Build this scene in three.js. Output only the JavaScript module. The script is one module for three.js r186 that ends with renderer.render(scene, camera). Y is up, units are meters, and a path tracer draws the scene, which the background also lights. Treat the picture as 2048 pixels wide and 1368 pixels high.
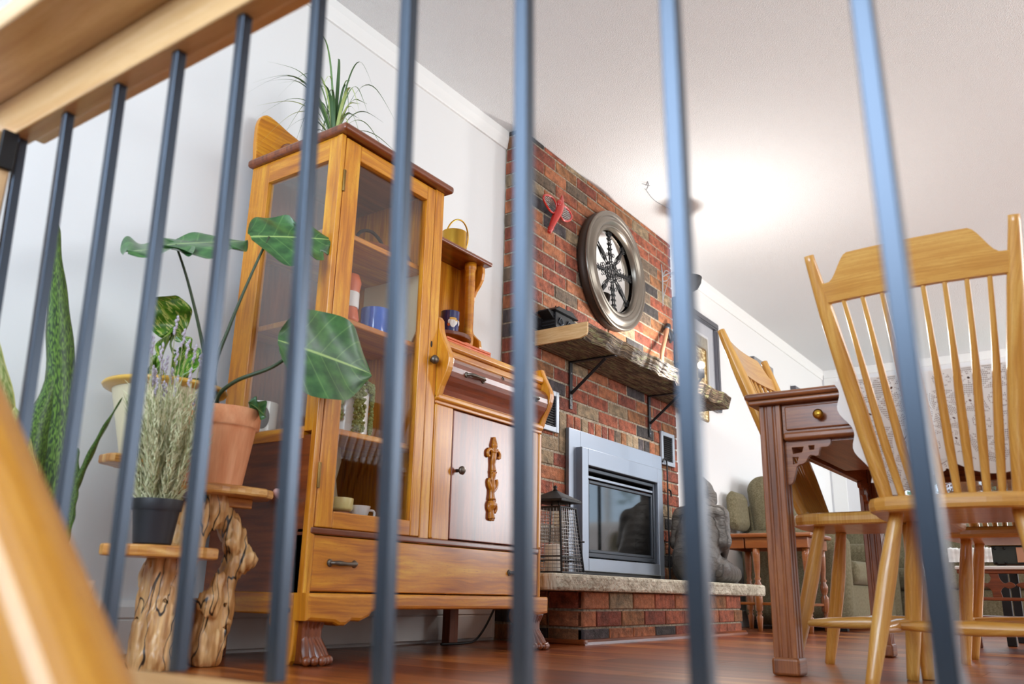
import * as THREE from 'three';
import { RoundedBoxGeometry } from 'three/addons/geometries/RoundedBoxGeometry.js';
import { mergeGeometries } from 'three/addons/utils/BufferGeometryUtils.js';
import { MarchingCubes } from 'three/addons/objects/MarchingCubes.js';
import { RectAreaLightUniformsLib } from 'three/addons/lights/RectAreaLightUniformsLib.js';
import { createNoise2D, createNoise3D } from 'simplex-noise';

// ---------------------------------------------------------------- camera, sky, lights, exposure
const scene = new THREE.Scene();
const renderer = new THREE.WebGLRenderer({ antialias: true });
renderer.toneMapping = THREE.LinearToneMapping;
renderer.toneMappingExposure = 1.05;
renderer.shadowMap.enabled = true;
RectAreaLightUniformsLib.init();

const camera = new THREE.PerspectiveCamera(43.80, 2048 / 1368, 0.05, 80);
camera.position.set(0, 0.192, 2.27);
camera.up.set(-0.24410717, 0.9587618, 0.14555925);
camera.lookAt(0.78322392, 0.192 + 0.28342813, 2.27 - 0.55337942);
camera.focus = 3.6;
camera.userData.fStop = 3.9;

scene.background = new THREE.Color(0.62, 0.80, 1.0);
scene.backgroundIntensity = 3.0;

function areaLight(name, color, intensity, w, h, pos, target) {
  const l = new THREE.RectAreaLight(color, intensity, w, h);
  l.name = name; l.position.set(...pos); l.lookAt(...target); scene.add(l);
  return l;
}
// daylight of the front entry window (behind the camera), of the two windows in the long right wall and of the living room window
areaLight('entry_window_light', new THREE.Color(0.72, 0.85, 1.0), 9.5, 2.1, 1.30, [-1.36, 1.62, 1.65], [0, 1.6, 1.65]);
areaLight('dining_window_light', new THREE.Color(1.0, 0.98, 0.95), 6.0, 2.0, 1.3, [3.3, 1.5, 4.56], [3.3, 1.45, 0]);
areaLight('living_window_light', new THREE.Color(1.0, 0.99, 0.98), 13.0, 1.65, 1.5, [7.72, 1.4, 4.56], [7.72, 1.4, 0]);

// ---------------------------------------------------------------- helpers
function mulberry(a) { return () => { a |= 0; a = a + 0x6D2B79F5 | 0; let t = Math.imul(a ^ a >>> 15, 1 | a); t = t + Math.imul(t ^ t >>> 7, 61 | t) ^ t; return ((t ^ t >>> 14) >>> 0) / 4294967296; }; }
const rnd = mulberry(7), n2 = createNoise2D(mulberry(11)), n3 = createNoise3D(mulberry(23));
const fbm = (x, y, o = 4) => { let s = 0, a = 0.5; for (let i = 0; i < o; i++) { s += a * n2(x, y); x = x * 2.03 + 17.1; y = y * 2.03 - 9.7; a *= 0.5; } return s; };
const V = (x, y, z) => new THREE.Vector3(x, y, z);
const clamp = (x, a = 0, b = 1) => Math.min(b, Math.max(a, x));
const lerp = (a, b, t) => a + (b - a) * t;
const smooth = (a, b, x) => { const t = clamp((x - a) / (b - a)); return t * t * (3 - 2 * t); };
const rgb = (h) => [(h >> 16) & 255, (h >> 8) & 255, h & 255];
const mixc = (a, b, t) => a.map((v, i) => lerp(v, b[i], clamp(t)));

const used = {};
function numbered(n) { const k = used[n] = (used[n] ?? -1) + 1; return k ? n + '_' + String(k).padStart(3, '0') : n; }
const base = new WeakMap();
function tag(o, label, category, group) { o.userData.label = label; o.userData.category = category; if (group) o.userData.group = group; return o; }
function thing(name, label, category, p = [0, 0, 0], group) {
  const o = new THREE.Group(); o.name = numbered(name); o.position.set(...p); scene.add(o); base.set(o, V(...p));
  return tag(o, label, category, group);
}
function flat(g) { const c = g.index ? g.toNonIndexed() : g.clone(); for (const k of Object.keys(c.attributes)) if (!['position', 'normal', 'uv'].includes(k)) c.deleteAttribute(k); if (!c.attributes.uv) c.setAttribute('uv', new THREE.BufferAttribute(new Float32Array(c.attributes.position.count * 2), 2)); c.morphAttributes = {}; return c; }
function merge(list) { list = [].concat(list); return list.length === 1 ? list[0] : mergeGeometries(list.map(flat)); }
// a mesh from geometries given in world metres (or local ones when the parent has no base)
function part(name, geos, mat, parent = scene, label) {
  let g = merge(geos); const b = base.get(parent);
  if (b) { g = g.clone(); g.translate(-b.x, -b.y, -b.z); }
  const m = new THREE.Mesh(g, mat); m.name = parent === scene ? numbered(name) : name; m.castShadow = m.receiveShadow = true;
  if (b) base.set(m, b);
  if (label) m.userData.label = label;
  parent.add(m);
  if (parent !== scene) { const same = parent.children.filter((c) => c.name === name || c.name.startsWith(name + '_')).length; if (same > 1) m.name = name + '_' + String(same - 1).padStart(3, '0'); }
  return m;
}
function struct(name, geos, mat) { const m = part(name, geos, mat); m.userData.kind = 'structure'; base.set(m, V(0, 0, 0)); return m; }

// uv in metres: u runs along the grain axis
function uvm(g, grain = 0, ou = 0, ov = 0) {
  const p = g.attributes.position, n = g.attributes.normal, uv = new Float32Array(p.count * 2);
  for (let i = 0; i < p.count; i++) {
    const a = [p.getX(i), p.getY(i), p.getZ(i)], m = [Math.abs(n.getX(i)), Math.abs(n.getY(i)), Math.abs(n.getZ(i))];
    const k = m[0] > m[1] && m[0] > m[2] ? 0 : m[1] > m[2] ? 1 : 2;
    let u, v;
    if (k !== grain) { u = a[grain]; v = a[3 - k - grain]; } else { u = a[(k + 1) % 3] * 0.3; v = a[(k + 2) % 3]; }
    uv[2 * i] = u + ou; uv[2 * i + 1] = v + ov;
  }
  g.setAttribute('uv', new THREE.BufferAttribute(uv, 2));
  return g;
}
// box between two corners with rounded edges
function bx(x0, y0, z0, x1, y1, z1, r = 0.003, grain = 0, seg = 1) {
  const w = x1 - x0, h = y1 - y0, d = z1 - z0;
  const g = r > 0 ? new RoundedBoxGeometry(w, h, d, seg, Math.min(r, w / 2.01, h / 2.01, d / 2.01)) : new THREE.BoxGeometry(w, h, d);
  g.translate((x0 + x1) / 2, (y0 + y1) / 2, (z0 + z1) / 2);
  return uvm(flat(g), grain, x0 * 1.7 + y0 * 0.6, z0 * 1.3 + y0 * 0.37);
}
// swept round bar with its own radius at every point
function bar(pts, rad, sides = 8, seg = 24, capped = true) {
  const P = pts.map((p) => V(...p)), line = P.length > 2 ? new THREE.CatmullRomCurve3(P, false, 'centripetal') : new THREE.LineCurve3(P[0], P[1]);
  const R = [].concat(rad), rAt = (t) => { if (R.length === 1) return R[0]; const f = t * (R.length - 1), i = Math.min(R.length - 2, Math.floor(f)); return lerp(R[i], R[i + 1], f - i); };
  const fr = line.computeFrenetFrames(seg, false), pos = [], uv = [], idx = [], L = line.getLength();
  for (let i = 0; i <= seg; i++) {
    const t = i / seg, c = line.getPointAt(t), r = rAt(t);
    for (let j = 0; j <= sides; j++) { const a = j / sides * Math.PI * 2, p = c.clone().addScaledVector(fr.normals[i], Math.cos(a) * r).addScaledVector(fr.binormals[i], Math.sin(a) * r); pos.push(p.x, p.y, p.z); uv.push(t * L, j / sides * 2 * Math.PI * Math.max(r, 0.004)); }
  }
  for (let i = 0; i < seg; i++) for (let j = 0; j < sides; j++) { const a = i * (sides + 1) + j, b = a + sides + 1; idx.push(a, a + 1, b, b, a + 1, b + 1); }
  const g = new THREE.BufferGeometry();
  const n = pos.length / 3;
  if (capped) for (const [i, flip] of [[0, 1], [seg, 0]]) { const c = line.getPointAt(i / seg); const at = pos.length / 3; pos.push(c.x, c.y, c.z); uv.push(i / seg * L, 0); for (let j = 0; j < sides; j++) { const a = i * (sides + 1) + j; flip ? idx.push(at, a + 1, a) : idx.push(at, a, a + 1); } }
  g.setAttribute('position', new THREE.Float32BufferAttribute(pos, 3)); g.setAttribute('uv', new THREE.Float32BufferAttribute(uv, 2)); g.setIndex(idx); g.computeVertexNormals();
  return flat(g);
}
function lathe(profile, seg = 32, at = [0, 0, 0]) { const g = new THREE.LatheGeometry(profile.map((p) => new THREE.Vector2(Math.max(p[0], 0.00001), p[1])), seg); g.translate(...at); const L = flat(g), uv = L.attributes.uv; const R = Math.max(...profile.map((p) => p[0])), H = Math.max(...profile.map((p) => p[1])) - Math.min(...profile.map((p) => p[1])); for (let i = 0; i < uv.count; i++) uv.setXY(i, uv.getX(i) * 2 * Math.PI * R, uv.getY(i) * H); return L; }
function shapeOf(pts) { const s = new THREE.Shape(); pts.forEach((p, i) => (i ? s.lineTo(p[0], p[1]) : s.moveTo(p[0], p[1]))); s.closePath(); return s; }
function smoothPts(pts, n = 40, closed = true) { return new THREE.CatmullRomCurve3(pts.map((p) => V(p[0], p[1], 0)), closed, 'centripetal').getSpacedPoints(n).slice(0, closed ? n : n + 1).map((p) => [p.x, p.y]); }
// outline in (a, b) extruded along the third axis: plane 'xy' -> z, 'zy' -> x, 'xz' -> y
function ext(pts, from, to, plane = 'xy', bevel = 0.003, grain = 0, holes = []) {
  const s = Array.isArray(pts) ? shapeOf(pts) : pts; for (const h of holes) s.holes.push(new THREE.Path(h.map((p) => new THREE.Vector2(...p))));
  const d = to - from, b = Math.min(bevel, d * 0.45);
  const g = new THREE.ExtrudeGeometry(s, { depth: d - 2 * b, bevelEnabled: b > 0, bevelThickness: b, bevelSize: b, bevelOffset: -b, bevelSegments: 2, curveSegments: 12 });
  g.translate(0, 0, from + b);
  if (plane === 'zy') { const m = new THREE.Matrix4().set(0, 0, 1, 0, 0, 1, 0, 0, 1, 0, 0, 0, 0, 0, 0, 1); g.applyMatrix4(m); flipFaces(g); }
  if (plane === 'xz') { const m = new THREE.Matrix4().set(1, 0, 0, 0, 0, 0, 1, 0, 0, 1, 0, 0, 0, 0, 0, 1); g.applyMatrix4(m); flipFaces(g); }
  return uvm(flat(g), grain);
}
function flipFaces(g) { const f = flat(g); for (const k of ['position', 'normal', 'uv']) { const a = f.attributes[k], s = a.itemSize, A = a.array; for (let i = 0; i < a.count; i += 3) for (let c = 0; c < s; c++) { const t = A[(i + 1) * s + c]; A[(i + 1) * s + c] = A[(i + 2) * s + c]; A[(i + 2) * s + c] = t; } } g.copy(f); g.setIndex(null); g.computeVertexNormals(); return g; }
function xf(g, { p = [0, 0, 0], r = [0, 0, 0], s = 1 }) { const c = g.clone(); const m = new THREE.Matrix4().compose(V(...p), new THREE.Quaternion().setFromEuler(new THREE.Euler(...r)), typeof s === 'number' ? V(s, s, s) : V(...s)); c.applyMatrix4(m); return c; }
// surface over a grid
function grid(nu, nv, f, uvf) {
  const pos = [], uv = [], idx = [];
  for (let i = 0; i <= nu; i++) for (let j = 0; j <= nv; j++) { const p = f(i / nu, j / nv); pos.push(...p); uv.push(...(uvf ? uvf(i / nu, j / nv) : [i / nu, j / nv])); }
  for (let i = 0; i < nu; i++) for (let j = 0; j < nv; j++) { const a = i * (nv + 1) + j, b = a + nv + 1; idx.push(a, b, a + 1, b, b + 1, a + 1); }
  const g = new THREE.BufferGeometry(); g.setAttribute('position', new THREE.Float32BufferAttribute(pos, 3)); g.setAttribute('uv', new THREE.Float32BufferAttribute(uv, 2)); g.setIndex(idx); g.computeVertexNormals(); return flat(g);
}
// organic body: smooth union of tapered capsules [a, b, ra, rb], meshed by marching cubes
function sdfMesh(caps, { res = 64, k = 0.02, noise = null, cut = null, pad = 0.03 }) {
  const lo = V(1e9, 1e9, 1e9), hi = V(-1e9, -1e9, -1e9);
  for (const [a, b, ra, rb] of caps) for (const [q, r] of [[a, ra], [b, rb]]) { lo.min(V(q[0] - r, q[1] - r, q[2] - r)); hi.max(V(q[0] + r, q[1] + r, q[2] + r)); }
  lo.addScalar(-pad); hi.addScalar(pad);
  const c = lo.clone().add(hi).multiplyScalar(0.5), half = Math.max(hi.x - lo.x, hi.y - lo.y, hi.z - lo.z) / 2;
  const mc = new MarchingCubes(res, new THREE.MeshStandardMaterial(), false, false, 400000);
  const pre = caps.map(([a, b, ra, rb]) => { const A = V(...a), B = V(...b), d = B.clone().sub(A); return { A, d, l2: Math.max(d.lengthSq(), 1e-9), ra, rb }; });
  const q = V(0, 0, 0);
  const field = (x, y, z) => {
    let s = 1e9;
    for (const o of pre) { q.set(x - o.A.x, y - o.A.y, z - o.A.z); const t = clamp(q.dot(o.d) / o.l2); const dx = q.x - o.d.x * t, dy = q.y - o.d.y * t, dz = q.z - o.d.z * t; const dd = Math.sqrt(dx * dx + dy * dy + dz * dz) - lerp(o.ra, o.rb, t); if (s > 1e8) s = dd; else { const h = clamp(0.5 + 0.5 * (dd - s) / k); s = lerp(dd, s, h) - k * h * (1 - h); } }
    if (noise) s += noise(x, y, z);
    if (cut) s = cut(s, x, y, z);
    return s;
  };
  const step = 2 / res;
  for (let iz = 0; iz < res; iz++) for (let iy = 0; iy < res; iy++) for (let ix = 0; ix < res; ix++) {
    mc.field[ix + iy * res + iz * res * res] = -field(c.x + (ix * step - 1) * half, c.y + (iy * step - 1) * half, c.z + (iz * step - 1) * half);
  }
  mc.isolation = 0; mc.update();
  const n = mc.count, g = new THREE.BufferGeometry(), P = mc.positionArray.slice(0, n * 3), N = new Float32Array(n * 3), e = half * step * 0.7;
  for (let i = 0; i < n; i++) {
    const x = P[3 * i] = P[3 * i] * half + c.x, y = P[3 * i + 1] = P[3 * i + 1] * half + c.y, z = P[3 * i + 2] = P[3 * i + 2] * half + c.z;
    const v = V(field(x + e, y, z) - field(x - e, y, z), field(x, y + e, z) - field(x, y - e, z), field(x, y, z + e) - field(x, y, z - e)).normalize();
    N[3 * i] = v.x; N[3 * i + 1] = v.y; N[3 * i + 2] = v.z;
  }
  // keep the winding in step with the normals
  for (let i = 0; i < n; i += 3) { const a = V(P[3 * i], P[3 * i + 1], P[3 * i + 2]), b = V(P[3 * i + 3], P[3 * i + 4], P[3 * i + 5]), d = V(P[3 * i + 6], P[3 * i + 7], P[3 * i + 8]); const f = b.clone().sub(a).cross(d.clone().sub(a)); if (f.x * N[3 * i] + f.y * N[3 * i + 1] + f.z * N[3 * i + 2] < 0) for (const A of [P, N]) for (let k2 = 0; k2 < 3; k2++) { const t = A[3 * i + 3 + k2]; A[3 * i + 3 + k2] = A[3 * i + 6 + k2]; A[3 * i + 6 + k2] = t; } }
  g.setAttribute('position', new THREE.BufferAttribute(P, 3)); g.setAttribute('normal', new THREE.BufferAttribute(N, 3));
  return g;
}

// ---------------------------------------------------------------- textures and materials
function tex(w, h, f, srgb = true, wrap = THREE.MirroredRepeatWrapping) {
  const d = new Uint8Array(w * h * 4);
  for (let y = 0; y < h; y++) for (let x = 0; x < w; x++) { const c = f(x / w, y / h, x, y), o = (y * w + x) * 4; if (typeof c === 'number') d[o] = d[o + 1] = d[o + 2] = clamp(c, 0, 255); else { d[o] = clamp(c[0], 0, 255); d[o + 1] = clamp(c[1], 0, 255); d[o + 2] = clamp(c[2], 0, 255); } d[o + 3] = 255; }
  const t = new THREE.DataTexture(d, w, h); t.wrapS = t.wrapT = wrap; t.magFilter = THREE.LinearFilter; t.minFilter = THREE.LinearMipmapLinearFilter; t.generateMipmaps = true; t.needsUpdate = true;
  if (srgb) t.colorSpace = THREE.SRGBColorSpace;
  return t;
}
function rep(t, lu, lv, ou = 0, ov = 0) { const c = t.clone(); c.repeat.set(1 / lu, 1 / lv); c.offset.set(ou, ov); c.needsUpdate = true; return c; }
// wood: texture 1 m along the grain (u) by 0.4 m across (v)
function woodTex(dark, mid, light, { w = 512, h = 512, fine = 60, fig = 3, con = 1, seed = 0, knots = 0 } = {}) {
  return tex(w, h, (u, v) => {
    const warp = 0.05 * n2(u * 2 + seed, v * 3) + 0.02 * n2(u * 6 + seed, v * 8);
    const rings = Math.sin((v + warp) * fig * 6.283 * 2 + 3 * n2(u * 1.2 + seed, v * 2.2));
    const streak = fbm(u * 3 + seed, (v + warp * 0.3) * fine, 3), broad = fbm(u * 1.3 + seed * 2, v * 4.2, 3), pore = n2(u * 22 + seed, v * 170);
    let t = 0.5 + con * (0.16 * rings + 0.45 * streak + 0.45 * broad);
    let c = t < 0.5 ? mixc(dark, mid, t * 2) : mixc(mid, light, (t - 0.5) * 2);
    if (pore > 0.62) c = mixc(c, dark, 0.35);
    if (knots) { const k = n2(u * 2.3 + seed, v * 2.3); if (k > 0.72) c = mixc(c, [40, 24, 16], (k - 0.72) * 4); }
    return c;
  });
}
const std = (o) => new THREE.MeshPhysicalMaterial({ roughness: 0.5, ...o });
const hex = (h) => new THREE.Color(h);
const T = {
  honey: woodTex([162, 88, 12], [208, 132, 24], [234, 174, 48], { fine: 26, fig: 2.2, con: 0.8, seed: 3 }),
  chair: woodTex([186, 122, 44], [214, 156, 70], [232, 184, 98], { fine: 40, fig: 2, con: 0.75, seed: 8 }),
  walnut: woodTex([90, 48, 22], [142, 82, 42], [178, 114, 62], { fine: 34, fig: 3, con: 0.8, seed: 14 }),
  cherry: woodTex([84, 36, 12], [128, 62, 24], [162, 90, 40], { fine: 22, fig: 1.6, con: 0.7, seed: 19 }),
  floor: woodTex([104, 50, 20], [168, 96, 42], [206, 134, 66], { fine: 30, fig: 3, con: 1.0, seed: 25 }),
  pine: woodTex([186, 140, 84], [214, 178, 124], [232, 204, 158], { fine: 24, fig: 2.4, con: 0.7, seed: 33 }),
  rail: woodTex([164, 96, 18], [200, 136, 40], [218, 160, 66], { fine: 20, fig: 2, con: 0.6, seed: 37 }),
  railPale: woodTex([188, 138, 86], [212, 170, 116], [228, 192, 146], { fine: 20, fig: 2, con: 0.6, seed: 39 }),
  slab: woodTex([150, 84, 30], [204, 142, 66], [234, 188, 116], { fine: 16, fig: 3.4, con: 0.9, seed: 44 }),
};
// rustic mantel: grey brown weathered bark with lichen green patches
T.rustic = tex(512, 512, (u, v) => { const s = fbm(u * 4, v * 22, 4), b = fbm(u * 6 + 9, v * 5, 4), l = fbm(u * 9 + 3, v * 7 + 5, 4), d = n2(u * 14, v * 60); let c = mixc([62, 48, 36], [146, 124, 96], 0.5 + 0.9 * s + 0.4 * b); if (l > 0.12) c = mixc(c, [134, 136, 92], (l - 0.12) * 2.4); if (d > 0.55) c = mixc(c, [30, 23, 18], 0.6); return c; });
T.rusticH = tex(512, 512, (u, v) => 128 + 150 * fbm(u * 5, v * 16, 5), false);
// brick face: blotchy fired clay (multiplied by each brick's own colour) and its relief
T.brick = tex(256, 256, (u, v) => { const a = fbm(u * 7, v * 7, 4), b = n2(u * 50, v * 50), c = fbm(u * 3 + 5, v * 14 + 2, 3); return [205 + 70 * a + 16 * b + 24 * c, 196 + 64 * a + 18 * b + 20 * c, 188 + 60 * a + 18 * b + 18 * c]; });
T.brickH = tex(256, 256, (u, v) => 128 + 120 * fbm(u * 12, v * 12, 4) + 40 * n2(u * 55, v * 55), false);
T.mortar = tex(256, 256, (u, v) => { const a = fbm(u * 18, v * 18, 4); return [146 + 56 * a, 134 + 54 * a, 116 + 50 * a]; });
T.popcorn = tex(512, 512, (u, v) => 110 + 95 * Math.max(0, fbm(u * 46, v * 46, 3)) + 50 * n2(u * 120, v * 120), false);
T.plasterH = tex(256, 256, (u, v) => 128 + 60 * fbm(u * 20, v * 20, 3), false);
T.stone = tex(512, 256, (u, v) => { const a = fbm(u * 10, v * 6, 5), b = fbm(u * 3 + 4, v * 3, 3), c = n2(u * 70, v * 40); return mixc([148, 138, 118], [214, 206, 186], 0.55 + 0.7 * a + 0.5 * b + 0.1 * c); });
T.stoneH = tex(512, 256, (u, v) => 128 + 130 * fbm(u * 14, v * 8, 5), false);
T.fabric = tex(256, 256, (u, v, x, y) => { const w = ((x >> 1) + (y >> 1)) & 1 ? 10 : -10, a = 26 * n2(u * 70, v * 70) + 14 * fbm(u * 9, v * 9, 3), s = 12 * n2(u * 110, v * 9); return [106 + w + a + s, 98 + w + a + s, 74 + w * 0.8 + a + s]; });
T.clay = tex(256, 256, (u, v) => { const a = fbm(u * 5, v * 7, 4), b = n2(u * 60, v * 60); return [228 + 18 * a + 4 * b, 160 + 28 * a + 4 * b, 116 + 30 * a + 4 * b]; });
T.leaf = tex(256, 256, (u, v) => { const a = fbm(u * 4, v * 4, 3), mid = Math.abs(v - 0.5), ribs = Math.abs(((u * 6 - mid * 3.2) % 1 + 1) % 1 - 0.5); let c = mixc([38, 78, 42], [74, 122, 62], 0.5 + 0.8 * a); c = mixc(c, [128, 164, 92], 0.5 * smooth(0.07, 0.0, ribs)); return mixc(c, [158, 186, 110], smooth(0.022, 0.006, mid)); });
T.pothos = tex(256, 256, (u, v) => { const a = fbm(u * 5 + 3, v * 5, 3); let c = mixc([52, 104, 18], [104, 150, 38], 0.5 + a); if (fbm(u * 3, v * 11 + 7, 3) > 0.2) c = mixc(c, [206, 206, 120], 0.8); return mixc(c, [150, 176, 80], smooth(0.03, 0.0, Math.abs(v - 0.5))); });
// snake plant: u along the leaf, v across; dark wavy bands on green, pale yellow margins
T.snake = tex(512, 128, (u, v) => { const b = Math.sin(u * 90 + 5 * n2(u * 9, v * 5) + 4 * n2(u * 24, v * 12)); let c = mixc([34, 58, 30], [104, 142, 54], 0.5 + 0.5 * b + 0.4 * n2(u * 40, v * 20)); return mixc(c, [70, 84, 40], smooth(0.07, 0.02, Math.min(v, 1 - v))); });
T.snakePale = tex(512, 128, (u, v) => { const b = Math.sin(u * 70 + 5 * n2(u * 8, v * 4)); let c = mixc([112, 142, 62], [196, 206, 146], 0.55 + 0.3 * b + 0.4 * n2(u * 46, v * 26)); return mixc(c, [206, 210, 130], smooth(0.08, 0.02, Math.min(v, 1 - v))); });
T.gold = tex(128, 256, (u, v) => { const a = n2(u * 14, v * 40), b = fbm(u * 9, v * 9, 4); return mixc([150, 112, 50], [252, 240, 196], 0.5 + 0.6 * a + 0.5 * b); });
// driftwood: honey coloured with black veins
T.drift = tex(512, 512, (u, v) => { const w = 0.08 * fbm(u * 3, v * 3, 3), a = fbm(u * 3 + w, v * 26, 4), k = Math.abs(fbm(u * 1.6 + 3 + w, v * 7 + w * 4, 3)); let c = mixc([172, 120, 66], [236, 194, 134], 0.55 + 0.9 * a); return mixc(c, [36, 24, 16], smooth(0.045, 0.012, k)); });
// white crochet lace: 128 px repeat block of meshes, dense leaves and rosettes
T.lace = tex(512, 512, (u, v) => {
  const U = u * 4, W = v * 4, iu = Math.floor(U), iv = Math.floor(W), fu = U - iu, fv = W - iv, cx = fu - 0.5, cy = fv - 0.5, r = Math.hypot(cx, cy), a = Math.atan2(cy, cx);
  if (r < 0.05) return 0; if (r < 0.30 && Math.cos(a * 6) > -0.2 && r > 0.1) return 255; if (r < 0.12) return 255;
  if (Math.abs(cx + cy) < 0.06 || Math.abs(cx - cy) < 0.06) return 255;
  const gx = (u * 64) % 1, gy = (v * 48) % 1; return gx < 0.42 || gy < 0.45 ? 255 : ((iu * 7 + iv * 13) % 3 === 0 && r > 0.36 ? 255 : 0);
}, false);

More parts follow.
